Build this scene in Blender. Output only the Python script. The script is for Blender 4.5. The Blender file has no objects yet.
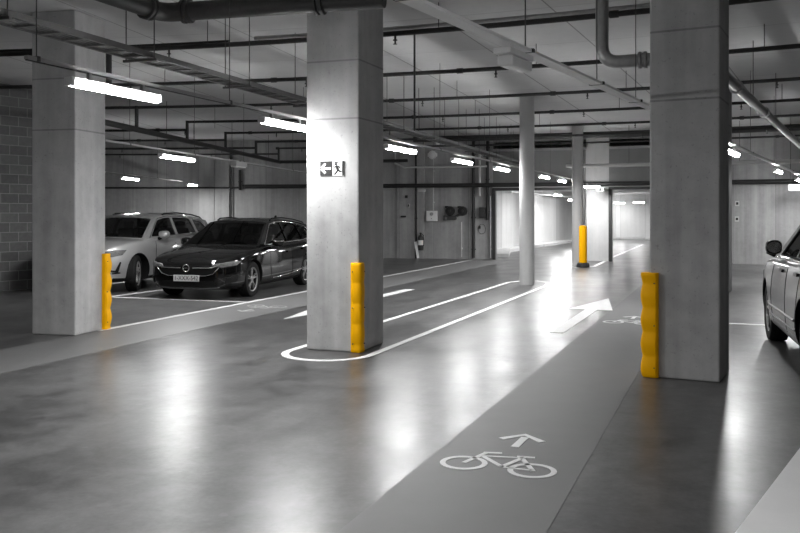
import bpy, bmesh, math, random
from mathutils import Vector, Matrix
from mathutils.bvhtree import BVHTree
from mathutils.geometry import tessellate_polygon

random.seed(7)
scene = bpy.context.scene
COL = scene.collection
R = math.radians
F, HC, HY, CX = 870.0, 1.6, 213.0, 400.0       # focal length in px, eye height, horizon row, centre column
CEIL = 4.25
CC = Vector((-9.8, -15.1, 0.0))                # the garage is bent round this point


# ------------------------------------------------------------------ helpers
def at(px, py, z=0.0):
    """point at height z seen at pixel (px, py)"""
    Y = F * (HC - z) / (py - HY)
    return Vector(((px - CX) / F * Y, Y, z))


def pol(r, deg, z=0.0):
    a = R(deg)
    return Vector((CC.x + r * math.sin(a), CC.y + r * math.cos(a), z))


def ray_arc(px, r):
    """angle (deg) where the sight line through column px meets radius r"""
    k = (px - CX) / F
    a = k * k + 1
    b = 2 * (-CC.x * k - CC.y)
    c = CC.x ** 2 + CC.y ** 2 - r * r
    Y = (-b + math.sqrt(b * b - 4 * a * c)) / (2 * a)
    return math.degrees(math.atan2(k * Y - CC.x, Y - CC.y)), Y


DS, DT = Vector((.355, .935)), Vector((.935, -.355))


def st(s, t, z=0.0):
    return Vector((DS.x * s + DT.x * t, DS.y * s + DT.y * t, z))


def tost(p):
    return p.x * DS.x + p.y * DS.y, p.x * DT.x + p.y * DT.y


class MB:
    def __init__(self):
        self.v, self.f, self.m = [], [], []

    def add(self, verts, faces, mi=0):
        o = len(self.v)
        self.v += [tuple(p) for p in verts]
        for f in faces:
            self.f.append([i + o for i in f])
            self.m.append(mi)
        return self

    def box(self, c, s, rz=0.0, mi=0, M=None):
        hx, hy, hz = s[0] / 2, s[1] / 2, s[2] / 2
        rot = M if M is not None else Matrix.Rotation(rz, 3, 'Z')
        c = Vector(c)
        vs = [c + rot @ Vector((x * hx, y * hy, z * hz)) for z in (-1, 1) for x, y in ((-1, -1), (1, -1), (1, 1), (-1, 1))]
        return self.add(vs, [(3, 2, 1, 0), (4, 5, 6, 7), (0, 1, 5, 4), (1, 2, 6, 5), (2, 3, 7, 6), (3, 0, 4, 7)], mi)

    def prism(self, poly, z0, z1, mi=0):
        n = len(poly)
        area = sum(poly[i][0] * poly[(i + 1) % n][1] - poly[(i + 1) % n][0] * poly[i][1] for i in range(n))
        if area < 0:
            poly = poly[::-1]
        vs = [(p[0], p[1], z0) for p in poly] + [(p[0], p[1], z1) for p in poly]
        fs = [list(range(n))[::-1], list(range(n, 2 * n))]
        fs += [(i, (i + 1) % n, n + (i + 1) % n, n + i) for i in range(n)]
        return self.add(vs, fs, mi)

    def tube(self, pts, r, seg=10, mi=0, cap=True, closed=False):
        pts = [Vector(p) for p in pts]
        n = len(pts)
        dirs = []
        for i in range(n):
            if closed:
                d = pts[(i + 1) % n] - pts[i - 1]
            elif i == 0:
                d = pts[1] - pts[0]
            elif i == n - 1:
                d = pts[-1] - pts[-2]
            else:
                d = (pts[i + 1] - pts[i]).normalized() + (pts[i] - pts[i - 1]).normalized()
            dirs.append(d.normalized())
        up = Vector((0, 0, 1)) if abs(dirs[0].z) < .9 else Vector((1, 0, 0))
        a = dirs[0].cross(up).normalized()
        vs = []
        for i in range(n):
            a = (a - dirs[i] * a.dot(dirs[i])).normalized()
            b = dirs[i].cross(a)
            rr = r[i] if isinstance(r, (list, tuple)) else r
            for k in range(seg):
                t = 2 * math.pi * k / seg
                vs.append(pts[i] + a * (rr * math.cos(t)) + b * (rr * math.sin(t)))
        fs = []
        for i in range(n if closed else n - 1):
            j = (i + 1) % n
            for k in range(seg):
                l = (k + 1) % seg
                fs.append((i * seg + k, i * seg + l, j * seg + l, j * seg + k))
        if cap and not closed:
            fs.append(list(range(seg))[::-1])
            fs.append([(n - 1) * seg + k for k in range(seg)])
        return self.add(vs, fs, mi)

    def lathe(self, prof, seg=24, M=None, mi=0, closed=False, cap=True):
        """prof: (radius, height) pairs round local Z"""
        vs, fs = [], []
        n = len(prof)
        for k in range(seg):
            t = 2 * math.pi * k / seg
            for (r, z) in prof:
                p = Vector((r * math.cos(t), r * math.sin(t), z))
                vs.append(M @ p if M is not None else p)
        for k in range(seg):
            l = (k + 1) % seg
            for i in range(n if closed else n - 1):
                j = (i + 1) % n
                fs.append((k * n + i, l * n + i, l * n + j, k * n + j))
        if not closed and cap:
            if prof[0][0] > 1e-4:
                fs.append([k * n for k in range(seg)][::-1])
            if prof[-1][0] > 1e-4:
                fs.append([k * n + n - 1 for k in range(seg)])
        return self.add(vs, fs, mi)

    def grid(self, rows, mi=0):
        nr, nc = len(rows), len(rows[0])
        vs = [p for r_ in rows for p in r_]
        fs = [(i * nc + j, i * nc + j + 1, (i + 1) * nc + j + 1, (i + 1) * nc + j) for i in range(nr - 1) for j in range(nc - 1)]
        return self.add(vs, fs, mi)

    def mesh(self, name, mats, smooth=None):
        me = bpy.data.meshes.new(name)
        me.from_pydata(self.v, [], self.f)
        for m in (mats if isinstance(mats, (list, tuple)) else [mats]):
            me.materials.append(m)
        for p, mi in zip(me.polygons, self.m):
            p.material_index = mi
        me.validate()
        if smooth is not None:
            for p in me.polygons:
                p.use_smooth = True
            me.set_sharp_from_angle(angle=R(smooth))
        return me

    def obj(self, name, mats, parent=None, smooth=None, bevel=0, fixn=False):
        me = self.mesh(name, mats, smooth)
        if fixn:
            bm = bmesh.new(); bm.from_mesh(me)
            bmesh.ops.remove_doubles(bm, verts=bm.verts, dist=1e-5)
            bmesh.ops.recalc_face_normals(bm, faces=bm.faces)
            bm.to_mesh(me); bm.free()
        o = bpy.data.objects.new(name, me)
        COL.objects.link(o)
        if parent is not None:
            o.parent = parent
        if bevel:
            b = o.modifiers.new('edge', 'BEVEL')
            b.width = bevel; b.segments = 2; b.limit_method = 'ANGLE'; b.angle_limit = R(40)
        return o


def tag(o, label=None, cat=None, group=None, kind=None):
    if label: o['label'] = label
    if cat: o['category'] = cat
    if group: o['group'] = group
    if kind: o['kind'] = kind
    return o


def thing(name, label, cat, loc=(0, 0, 0), rz=0.0, group=None):
    o = bpy.data.objects.new(name, None)
    o.empty_display_size = .2
    COL.objects.link(o)
    o.location = loc
    o.rotation_euler = (0, 0, rz)
    return tag(o, label, cat, group, 'thing')


def children(o):
    return [c for c in bpy.data.objects if c.parent == o]


def copy_tree(o, parent=None):
    c = o.copy(); COL.objects.link(c)
    if parent is not None:
        c.parent = parent
    for ch in children(o):
        copy_tree(ch, c)
    return c


# ------------------------------------------------------------------ materials
class NT:
    def __init__(self, name):
        self.mat = bpy.data.materials.new(name)
        self.mat.use_nodes = True
        self.t = self.mat.node_tree
        self.b = self.t.nodes['Principled BSDF']
        self.out = self.t.nodes['Material Output']

    def n(self, typ, **kw):
        nd = self.t.nodes.new(typ)
        for k, v in kw.items():
            if k in nd.inputs.keys() if hasattr(nd.inputs, 'keys') else False:
                nd.inputs[k].default_value = v
            else:
                setattr(nd, k, v)
        return nd

    def l(self, a, b):
        self.t.links.new(a, b)

    def math(self, op, a, b=None, c=None, clamp=False):
        nd = self.t.nodes.new('ShaderNodeMath')
        nd.operation = op; nd.use_clamp = clamp
        for i, x in enumerate((a, b, c)):
            if x is None: continue
            if isinstance(x, (int, float)): nd.inputs[i].default_value = x
            else: self.l(x, nd.inputs[i])
        return nd.outputs[0]

    def noise(self, vec, scale, detail=4, rough=.55, dist=0.0):
        nd = self.t.nodes.new('ShaderNodeTexNoise')
        nd.inputs['Scale'].default_value = scale
        nd.inputs['Detail'].default_value = detail
        nd.inputs['Roughness'].default_value = rough
        nd.inputs['Distortion'].default_value = dist
        if vec is not None: self.l(vec, nd.inputs['Vector'])
        return nd.outputs[0]

    def mapping(self, vec, scale=(1, 1, 1), rot=(0, 0, 0), loc=(0, 0, 0)):
        nd = self.t.nodes.new('ShaderNodeMapping')
        nd.inputs['Scale'].default_value = scale
        nd.inputs['Rotation'].default_value = rot
        nd.inputs['Location'].default_value = loc
        self.l(vec, nd.inputs['Vector'])
        return nd.outputs[0]

    def coord(self, which='Object'):
        return self.t.nodes.new('ShaderNodeTexCoord').outputs[which]

    def ramp01(self, x, lo, hi):
        nd = self.t.nodes.new('ShaderNodeMapRange')
        nd.inputs['From Min'].default_value = lo
        nd.inputs['From Max'].default_value = hi
        self.l(x, nd.inputs['Value'])
        return nd.outputs[0]

    def grey(self, val, tint=(1, 1, 1)):
        nd = self.t.nodes.new('ShaderNodeCombineColor')
        for i in range(3):
            self.l(self.math('MULTIPLY', val, tint[i]), nd.inputs[i])
        return nd.outputs[0]

    def bump(self, h, strength=.2, dist=.01):
        nd = self.t.nodes.new('ShaderNodeBump')
        nd.inputs['Strength'].default_value = strength
        nd.inputs['Distance'].default_value = dist
        self.l(h, nd.inputs['Height'])
        self.l(nd.outputs[0], self.b.inputs['Normal'])


def plain(name, col, rough=.5, metal=0.0, coat=0.0, var=.06, scale=8.0, spec=None):
    """one-colour material with a little procedural unevenness"""
    if isinstance(col, (int, float)): col = (col, col, col)
    t = NT(name)
    n = t.noise(t.coord(), scale, 3)
    v = t.math('ADD', t.math('MULTIPLY', t.math('SUBTRACT', n, .5), 2 * var), 1.0)
    t.l(t.grey(v, col), t.b.inputs['Base Color'])
    t.b.inputs['Roughness'].default_value = rough
    t.b.inputs['Metallic'].default_value = metal
    t.b.inputs['Coat Weight'].default_value = coat
    t.b.inputs['Coat Roughness'].default_value = .04
    if spec is not None: t.b.inputs['Specular IOR Level'].default_value = spec
    return t.mat


def concrete(name, base, var=.18, seams=(), streak=.12, rough=.8, pores=.22, polar=None, radial=None, bump=.25):
    t = NT(name)
    c = t.coord('Object')
    n1 = t.noise(c, .9, 6, .6)
    n2 = t.noise(c, 7.0, 5, .6)
    n3 = t.noise(t.mapping(c, (5, 5, .25)), 1.0, 4, .6)
    v = t.math('MULTIPLY', t.math('SUBTRACT', n1, .5), 2.2 * var)
    v = t.math('ADD', v, t.math('MULTIPLY', t.math('SUBTRACT', n2, .5), 1.2 * var))
    v = t.math('ADD', v, t.math('MULTIPLY', t.math('SUBTRACT', n3, .5), 2 * streak))
    v = t.math('ADD', v, 1.0)
    pn = t.noise(c, 38.0, 2, .5)
    pore = t.ramp01(pn, .66, .72)
    v = t.math('MULTIPLY', v, t.math('SUBTRACT', 1.0, t.math('MULTIPLY', pore, pores)))
    sep = t.t.nodes.new('ShaderNodeSeparateXYZ'); t.l(c, sep.inputs[0])
    for z0 in seams:
        d = t.math('ABSOLUTE', t.math('SUBTRACT', sep.outputs[2], z0))
        v = t.math('MULTIPLY', v, t.math('SUBTRACT', 1.0, t.math('MULTIPLY', t.math('LESS_THAN', d, .010), .38)))
    if polar or radial:
        g = t.t.nodes.new('ShaderNodeNewGeometry')
        s2 = t.t.nodes.new('ShaderNodeSeparateXYZ'); t.l(g.outputs['Position'], s2.inputs[0])
        x = t.math('SUBTRACT', s2.outputs[0], CC.x); y = t.math('SUBTRACT', s2.outputs[1], CC.y)
        ang = t.math('ARCTAN2', x, y)
        if polar:                                     # upright joints of a curved wall
            step, width, amount = polar
            u = t.math('FRACT', t.math('DIVIDE', ang, step))
            j = t.math('LESS_THAN', u, width)
            v = t.math('MULTIPLY', v, t.math('SUBTRACT', 1.0, t.math('MULTIPLY', j, amount)))
            w = t.t.nodes.new('ShaderNodeTexWhiteNoise'); w.noise_dimensions = '1D'
            t.l(t.math('FLOOR', t.math('DIVIDE', ang, step)), w.inputs['W'])
            v = t.math('MULTIPLY', v, t.math('ADD', .90, t.math('MULTIPLY', w.outputs[0], .2)))
        if radial:                                    # formwork joints of the slab
            step, width, amount, rstep = radial
            u = t.math('FRACT', t.math('DIVIDE', ang, step))
            j = t.math('LESS_THAN', u, width)
            v = t.math('MULTIPLY', v, t.math('SUBTRACT', 1.0, t.math('MULTIPLY', j, amount)))
            rad = t.math('SQRT', t.math('ADD', t.math('MULTIPLY', x, x), t.math('MULTIPLY', y, y)))
            j2 = t.math('LESS_THAN', t.math('FRACT', t.math('DIVIDE', rad, rstep)), .010)
            v = t.math('MULTIPLY', v, t.math('SUBTRACT', 1.0, t.math('MULTIPLY', j2, amount * .5)))
            w = t.t.nodes.new('ShaderNodeTexWhiteNoise'); w.noise_dimensions = '2D'
            cb = t.t.nodes.new('ShaderNodeCombineXYZ')
            t.l(t.math('FLOOR', t.math('DIVIDE', ang, step)), cb.inputs[0])
            t.l(t.math('FLOOR', t.math('DIVIDE', rad, rstep)), cb.inputs[1])
            t.l(cb.outputs[0], w.inputs['Vector'])
            v = t.math('MULTIPLY', v, t.math('ADD', .95, t.math('MULTIPLY', w.outputs[0], .1)))
    v = t.math('MULTIPLY', v, base)
    t.l(t.grey(v), t.b.inputs['Base Color'])
    t.b.inputs['Roughness'].default_value = rough
    t.b.inputs['Specular IOR Level'].default_value = .25
    t.bump(n2, bump, .01)
    return t.mat


def floor_material(name, base):
    t = NT(name)
    c = t.coord('Object')
    lane = t.mapping(c, (1, 1, 1), (0, 0, R(20.8)))        # x across the lanes, y along them
    big = t.noise(t.mapping(lane, (.5, .22, 1)), 1.0, 5, .6, .3)
    mid = t.noise(t.mapping(lane, (1.6, 1.0, 1)), 1.2, 5, .6, .2)
    soft = t.noise(t.mapping(lane, (1.0, .6, 1)), 1.3, 2, .5, .2)
    fine = t.noise(c, 30.0, 4, .6)
    scr = t.noise(t.mapping(lane, (14, 1.2, 1)), 1.0, 4, .6, .3)
    v = t.math('ADD', 1.0, t.math('MULTIPLY', t.math('SUBTRACT', big, .5), 1.5))
    v = t.math('ADD', v, t.math('MULTIPLY', t.math('SUBTRACT', mid, .5), 1.3))
    v = t.math('ADD', v, t.math('MULTIPLY', t.math('SUBTRACT', scr, .5), .4))
    mott = t.noise(c, 3.2, 6, .7, .4)
    v = t.math('ADD', v, t.math('MULTIPLY', t.math('SUBTRACT', mott, .5), 1.8))
    dab = t.noise(c, 11.0, 4, .7, .3)
    v = t.math('ADD', v, t.math('MULTIPLY', t.math('SUBTRACT', dab, .5), .9))
    v = t.math('ADD', v, t.math('MULTIPLY', t.math('SUBTRACT', fine, .5), .7))
    # a few curved tyre marks
    g = t.t.nodes.new('ShaderNodeSeparateXYZ'); t.l(c, g.inputs[0])
    for (x, y, r, w, amt) in ((-5.2, 8.2, 2.9, .10, .16), (-5.0, 8.3, 2.5, .06, .14), (2.2, 6.4, 7.4, .12, .10), (-1.5, 12.5, 5.2, .16, .15)):
        dx = t.math('SUBTRACT', g.outputs[0], x); dy = t.math('SUBTRACT', g.outputs[1], y)
        d = t.math('SQRT', t.math('ADD', t.math('MULTIPLY', dx, dx), t.math('MULTIPLY', dy, dy)))
        k = t.math('SUBTRACT', 1.0, t.math('DIVIDE', t.math('ABSOLUTE', t.math('SUBTRACT', d, r)), w), clamp=True)
        k = t.math('MULTIPLY', k, t.ramp01(mid, .45, .6))
        v = t.math('MULTIPLY', v, t.math('SUBTRACT', 1.0, t.math('MULTIPLY', k, amt)))
    speck = t.ramp01(t.noise(c, 9.0, 1, .3), .76, .78)
    v = t.math('ADD', v, t.math('MULTIPLY', t.math('MINIMUM', t.math('MAXIMUM', speck, 0.0), 1.0), .35))
    v = t.math('MULTIPLY', t.math('SMOOTH_MAX', v, .3, .4), base)
    t.l(t.grey(v), t.b.inputs['Base Color'])
    r = t.math('ADD', .24, t.math('MULTIPLY', soft, .16))
    r = t.math('ADD', r, t.math('MULTIPLY', t.math('SUBTRACT', mid, .5), .16))
    r = t.math('MAXIMUM', r, .282)
    t.l(r, t.b.inputs['Roughness'])
    t.b.inputs['Specular IOR Level'].default_value = .40
    t.bump(t.noise(c, 7.0, 5, .65), .09, .01)
    return t.mat


def paint_material(name, base, rough=.55, worn=.15, scale=5.0, spec=.4):
    t = NT(name)
    c = t.coord('Object')
    n = t.noise(c, scale, 5, .6)
    f = t.noise(c, 90.0, 2, .5)
    v = t.math('ADD', 1.0, t.math('MULTIPLY', t.math('SUBTRACT', n, .5), 2 * worn))
    v = t.math('ADD', v, t.math('MULTIPLY', t.math('SUBTRACT', f, .5), worn * 1.2))
    t.l(t.grey(t.math('MULTIPLY', v, base)), t.b.inputs['Base Color'])
    t.b.inputs['Roughness'].default_value = rough
    t.b.inputs['Specular IOR Level'].default_value = spec
    return t.mat


def block_material(name):
    t = NT(name)
    c = t.coord('Object')
    sep = t.t.nodes.new('ShaderNodeSeparateXYZ'); t.l(c, sep.inputs[0])
    cb = t.t.nodes.new('ShaderNodeCombineXYZ')
    t.l(sep.outputs[0], cb.inputs[0]); t.l(sep.outputs[2], cb.inputs[1])
    br = t.t.nodes.new('ShaderNodeTexBrick')
    br.inputs['Scale'].default_value = 1.0
    br.inputs['Brick Width'].default_value = .4
    br.inputs['Row Height'].default_value = .2
    br.inputs['Mortar Size'].default_value = .007
    br.inputs['Color1'].default_value = (.085, .085, .085, 1)
    br.inputs['Color2'].default_value = (.12, .12, .12, 1)
    br.inputs['Mortar'].default_value = (.22, .22, .22, 1)
    t.l(cb.outputs[0], br.inputs['Vector'])
    n = t.noise(c, 12.0, 4)
    mx = t.t.nodes.new('ShaderNodeMix'); mx.data_type = 'RGBA'; mx.blend_type = 'MULTIPLY'
    mx.inputs[0].default_value = .5
    t.l(br.outputs[0], mx.inputs[6]); t.l(t.grey(t.math('ADD', n, .5)), mx.inputs[7])
    t.l(mx.outputs[2], t.b.inputs['Base Color'])
    t.b.inputs['Roughness'].default_value = .9
    return t.mat


def lamp_material(name, strength):
    t = NT(name)
    t.b.inputs['Base Color'].default_value = (.9, .9, .9, 1)
    t.b.inputs['Emission Color'].default_value = (1, 1, 1, 1)
    t.b.inputs['Emission Strength'].default_value = strength
    return t.mat


def glass_material(name, tint, gloss_rough=.03):
    t = NT(name)
    t.t.nodes.remove(t.b)
    tr = t.t.nodes.new('ShaderNodeBsdfTransparent'); tr.inputs[0].default_value = (tint, tint, tint, 1)
    gl = t.t.nodes.new('ShaderNodeBsdfGlossy'); gl.inputs['Roughness'].default_value = gloss_rough
    lw = t.t.nodes.new('ShaderNodeLayerWeight'); lw.inputs['Blend'].default_value = .5
    fac = t.math('ADD', .03, t.math('MULTIPLY', t.math('POWER', lw.outputs['Facing'], 4.0), .6))
    mx = t.t.nodes.new('ShaderNodeMixShader')
    t.l(fac, mx.inputs[0]); t.l(tr.outputs[0], mx.inputs[1]); t.l(gl.outputs[0], mx.inputs[2])
    t.l(mx.outputs[0], t.out.inputs[0])
    return t.mat


LAMP = 50.0
WATT = 31.0
M = dict(
    column=concrete('column concrete', .39, .30, seams=(2.69, 3.36), streak=.30, rough=.7),
    round=concrete('round column concrete', .44, .10, streak=.10, rough=.45, pores=.15),
    pier=concrete('pier concrete', .46, .12, streak=.2),
    wall=concrete('wall concrete', .34, .24, seams=(), streak=.40, polar=(.0262, .014, .35)),
    pale=concrete('pale wall concrete', .55, .10, streak=.15, polar=(.0205, .016, .25)),
    ceiling=concrete('ceiling concrete', .60, .10, streak=.02, pores=.1, radial=(.0524, .014, .5, 2.4)),
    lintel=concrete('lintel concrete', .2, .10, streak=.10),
    block=block_material('block wall'),
    floor=floor_material('polished concrete floor', .078),
    lane=paint_material('grey lane coating', .165, .48, .10, 3.0, .35),
    white=paint_material('white road paint', .72, .42, .12, 6.0, .4),
    worn=paint_material('worn white road paint', .42, .5, .35, 9.0, .4),
    palecoat=paint_material('pale floor coating', .78, .5, .06, 3.0, .3),
    yellow=plain('yellow foam', (.86, .42, .0), .6, var=.06, scale=4, spec=.12),
    black=plain('black plastic', .012, .45),
    dark=plain('dark painted steel', .03, .45, .0, var=.2),
    iron=plain('dark cast iron', .022, .6, 0, var=.25),
    galv=plain('galvanised steel', .38, .35, .75, var=.25, scale=14),
    tray=plain('dull zinc tray', .085, .45, .5, var=.25, scale=10),
    palemetal=plain('pale enamelled steel', .55, .45, .1, var=.08),
    greymetal=plain('grey enamelled steel', .33, .45, .1, var=.08),
    whitebox=plain('white plastic', .8, .4, var=.03),
    clear=plain('frosted plastic', .75, .25, var=.1),
    lamp=lamp_material('lit lamp diffuser', LAMP),
    signgreen=plain('dark sign face', .035, .8, var=.03, spec=.05),
    signwhite=plain('white sign face', .82, .35, var=.03),
    blackpaint=plain('black car paint', .004, .3, .0, 1.0, var=.02, spec=.0),
    silverpaint=plain('silver car paint', .46, .32, .55, 1.0, var=.02),
    greypaint=plain('grey car paint', .042, .4, .0, .55, var=.02),
    tyre=plain('tyre rubber', .010, .8, var=.1, spec=.15),
    rimsilver=plain('alloy rim', .42, .3, .8, var=.05),
    rimdark=plain('dark alloy rim', .24, .35, .6, var=.05),
    chrome=plain('chrome trim', .75, .12, 1.0, var=.02),
    trim=plain('black exterior trim', .008, .5, var=.05, spec=.2),
    seatcloth=plain('car seat cloth', .05, .8, var=.1),
    headrest=plain('car headrest', .22, .7, var=.1),
    glass=glass_material('tinted car glass', .62),
    darkglass=glass_material('dark car glass', .12),
    lens=plain('headlight lens', .10, .45, .0, .15, var=.8, scale=25, spec=.2),
    plate=plain('number plate white', .62, .4, var=.03),
    plateink=plain('number plate ink', .05, .5),
)

# ------------------------------------------------------------------ camera, world, view
cam = bpy.data.cameras.new('camera')
cam.sensor_fit = 'HORIZONTAL'; cam.sensor_width = 36.0
cam.lens = F / 800.0 * 36.0
cam.shift_y = -(266.5 - HY) / 800.0
cam.clip_end = 300
co = bpy.data.objects.new('camera', cam); COL.objects.link(co)
co.location = (0, 0, HC); co.rotation_euler = (R(90), 0, 0)
scene.camera = co
w = bpy.data.worlds.new('world'); scene.world = w; w.use_nodes = True
w.node_tree.nodes['Background'].inputs[0].default_value = (0.01, 0.01, 0.01, 1)
scene.view_settings.view_transform = 'Standard'
scene.view_settings.look = 'None'
scene.view_settings.gamma = 1.0
scene.view_settings.use_curve_mapping = False
scene.view_settings.exposure = 1.25
try:
    scene.cycles.use_denoising = True
    scene.cycles.denoiser = 'OPENIMAGEDENOISE'
    scene.cycles.sample_clamp_indirect = 8.0
    scene.cycles.max_bounces = 10
    scene.cycles.diffuse_bounces = 6
    scene.cycles.caustics_reflective = False
    scene.cycles.caustics_refractive = False
except Exception:
    pass


# ------------------------------------------------------------------ the setting
def struct(name, mb, mat, smooth=None):
    o = mb.obj(name, mat, None, smooth)
    o['kind'] = 'structure'
    return o


struct('floor', MB().add([(-45, -12, 0), (45, -12, 0), (45, 75, 0), (-45, 75, 0)], [(0, 1, 2, 3)]), M['floor'])
struct('ceiling', MB().add([(-45, -12, CEIL), (45, -12, CEIL), (45, 75, CEIL), (-45, 75, CEIL)], [(3, 2, 1, 0)]), M['ceiling'])


def arc_wall(name, r, a0, a1, z0, z1, mat, th=.30, step=.6):
    n = max(2, int(abs(a1 - a0) / step))
    inn = [pol(r, a0 + (a1 - a0) * i / n) for i in range(n + 1)]
    out = [pol(r + th, a0 + (a1 - a0) * i / n) for i in range(n + 1)]
    mb = MB()
    for i in range(n):
        q = [inn[i], inn[i + 1], out[i + 1], out[i]]
        vs = [(p.x, p.y, z0) for p in q] + [(p.x, p.y, z1) for p in q]
        fs = [(0, 1, 2, 3), (7, 6, 5, 4), (1, 0, 4, 5), (3, 2, 6, 7)]
        if i == 0: fs.append((0, 3, 7, 4))
        if i == n - 1: fs.append((2, 1, 5, 6))
        mb.add(vs, fs)
    return struct(name, mb, mat)


RW = 47.0
aL, aP0, aP1, aR = ray_arc(493, RW)[0], ray_arc(586, RW)[0], ray_arc(609, RW)[0], ray_arc(712, RW)[0]
arc_wall('wall_back', RW, -24, aL, 0, CEIL, M['wall'])
arc_wall('wall_back_pier', RW, aP0, aP1, 0, CEIL, M['pier'])
arc_wall('wall_back_right', RW, aR, 50, 0, CEIL, M['wall'])
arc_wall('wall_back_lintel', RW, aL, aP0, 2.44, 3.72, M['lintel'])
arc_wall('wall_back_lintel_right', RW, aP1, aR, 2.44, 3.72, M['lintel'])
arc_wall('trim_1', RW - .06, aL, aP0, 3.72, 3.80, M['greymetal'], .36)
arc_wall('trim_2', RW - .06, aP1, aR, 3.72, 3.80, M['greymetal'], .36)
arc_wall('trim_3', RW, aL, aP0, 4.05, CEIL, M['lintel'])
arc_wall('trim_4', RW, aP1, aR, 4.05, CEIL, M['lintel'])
# shallow pilasters on the back wall
for k, (xa, xb) in enumerate(((192, 214), (214.5, 229), (397, 415), (417, 424))):
    arc_wall('trim_%d' % (5 + k), RW - .10, ray_arc(xa, RW - .1)[0], ray_arc(xb, RW - .1)[0], 0, CEIL, M['wall'], .12)
# block wall at the left
b0, b1 = Vector((-7.6, 18.66, 0)), Vector((-19.5, .35, 0))
dv = b0 - b1
o = struct('wall_left', MB().box((dv.length / 2, .1, CEIL / 2), (dv.length, .2, CEIL)), M['block'])
o.location = b1; o.rotation_euler = (0, 0, math.atan2(dv.y, dv.x))


def flat_wall(name, p, q, mat, z1=CEIL, th=.2):
    p, q = Vector(p).to_3d(), Vector(q).to_3d()
    d = q - p
    o = struct(name, MB().box((d.length / 2, 0, z1 / 2), (d.length, th, z1)), mat)
    o.location = p; o.rotation_euler = (0, 0, math.atan2(d.y, d.x))
    return o


flat_wall('wall_rear', (-24, -8), (26, -8), M['lintel'])
flat_wall('wall_right', (26, -8), (27, 16), M['lintel'])
flat_wall('wall_left_rear', (-24, -8), (-29, 28.5), M['lintel'])

# passage beyond the two openings
passage = [(3.36, 31.36), (4.0, 35.7), (9.3, 48.7), (11.2, 52.2), (13.3, 53.6), (15.5, 52.8), (19.5, 48.0), (20.5, 41)]
mb, kb = MB(), MB()


def offs(path, d):
    res = []
    for i, p in enumerate(path):
        p = Vector(p)
        a = Vector(path[max(i - 1, 0)]); b = Vector(path[min(i + 1, len(path) - 1)])
        t = (b - a).normalized()
        res.append(p + Vector((-t.y, t.x)) * d)
    return res


def ribbon(mb, path, d0, d1, z0, z1):
    A, B = offs(path, d0), offs(path, d1)
    for i in range(len(path) - 1):
        q = [A[i], A[i + 1], B[i + 1], B[i]]
        mb.add([(p.x, p.y, z0) for p in q] + [(p.x, p.y, z1) for p in q],
               [(3, 2, 1, 0), (4, 5, 6, 7), (0, 1, 5, 4), (1, 2, 6, 5), (2, 3, 7, 6), (3, 0, 4, 7)])


PC = 2.75
ribbon(mb, passage, 0, .25, 0, PC)
struct('wall_passage', mb, M['pale'])
ribbon(kb, passage, -.55, -.001, 0, .13)
struct('trim_9', kb, M['pale'])
pc = MB()
pc.add([pol(RW + .31, a, PC) for a in (aL - 1, aL + 3, aP1, aR, aR + 2)] + [Vector((24, 44, PC)), Vector((20, 56, PC)), Vector((10, 57, PC)), Vector((2, 40, PC))], [tuple(range(9))[::-1]])
struct('ceiling_passage', pc, M['ceiling'])


# ------------------------------------------------------------------ floor markings
def marking(name, polys, z0, z1, mat, label, cat, group=None):
    mb = MB()
    for p in polys:
        mb.prism([(v[0], v[1]) for v in p], z0, z1)
    o = mb.obj(name, mat)
    return tag(o, label, cat, group, 'thing')


def strip_st(s0, t0, s1, t1, wd):
    a, b = st(s0, t0), st(s1, t1)
    d = (b - a).normalized(); n = Vector((-d.y, d.x, 0)) * wd / 2
    return [a - n, b - n, b + n, a + n]


def path_strip(pts, wd):
    """list of quads that follow an open path of 2-D points"""
    pts = [Vector((p[0], p[1], 0)) for p in pts]
    L, Rr = [], []
    for i in range(len(pts)):
        d = (pts[min(i + 1, len(pts) - 1)] - pts[max(i - 1, 0)]).normalized()
        n = Vector((-d.y, d.x, 0)) * wd / 2
        L.append(pts[i] + n); Rr.append(pts[i] - n)
    return [[L[i], L[i + 1], Rr[i + 1], Rr[i]] for i in range(len(pts) - 1)]


marking('bicycle_lane', [[st(-6, -1.84), st(34, -1.84), st(34, -.86), st(-6, -.86)]], 0, .002, M['lane'],
        'wide matt grey bicycle lane running along the right past the bicycle symbol', 'floor lane')
marking('bicycle_lane', [[st(-6, -8.05), st(8.9, -7.98), st(28.8, -8.2), st(28.8, -6.95), st(8.9, -6.84), (-5.4, 4.6, 0)]], 0, .002, M['lane'],
        'grey bicycle lane on the left in front of the parked cars', 'floor lane')
marking('pale_walkway', [[at(735, 533), at(800, 448), at(800, 448) + Vector((1.2, 1.8, 0)), Vector((6, 5, 0)), Vector((4, 1, 0)), at(735, 533) - Vector((1.1, 1.65, 0))]],
        0, .0025, M['palecoat'], 'pale painted walkway corner at the lower right edge', 'floor lane')
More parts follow.
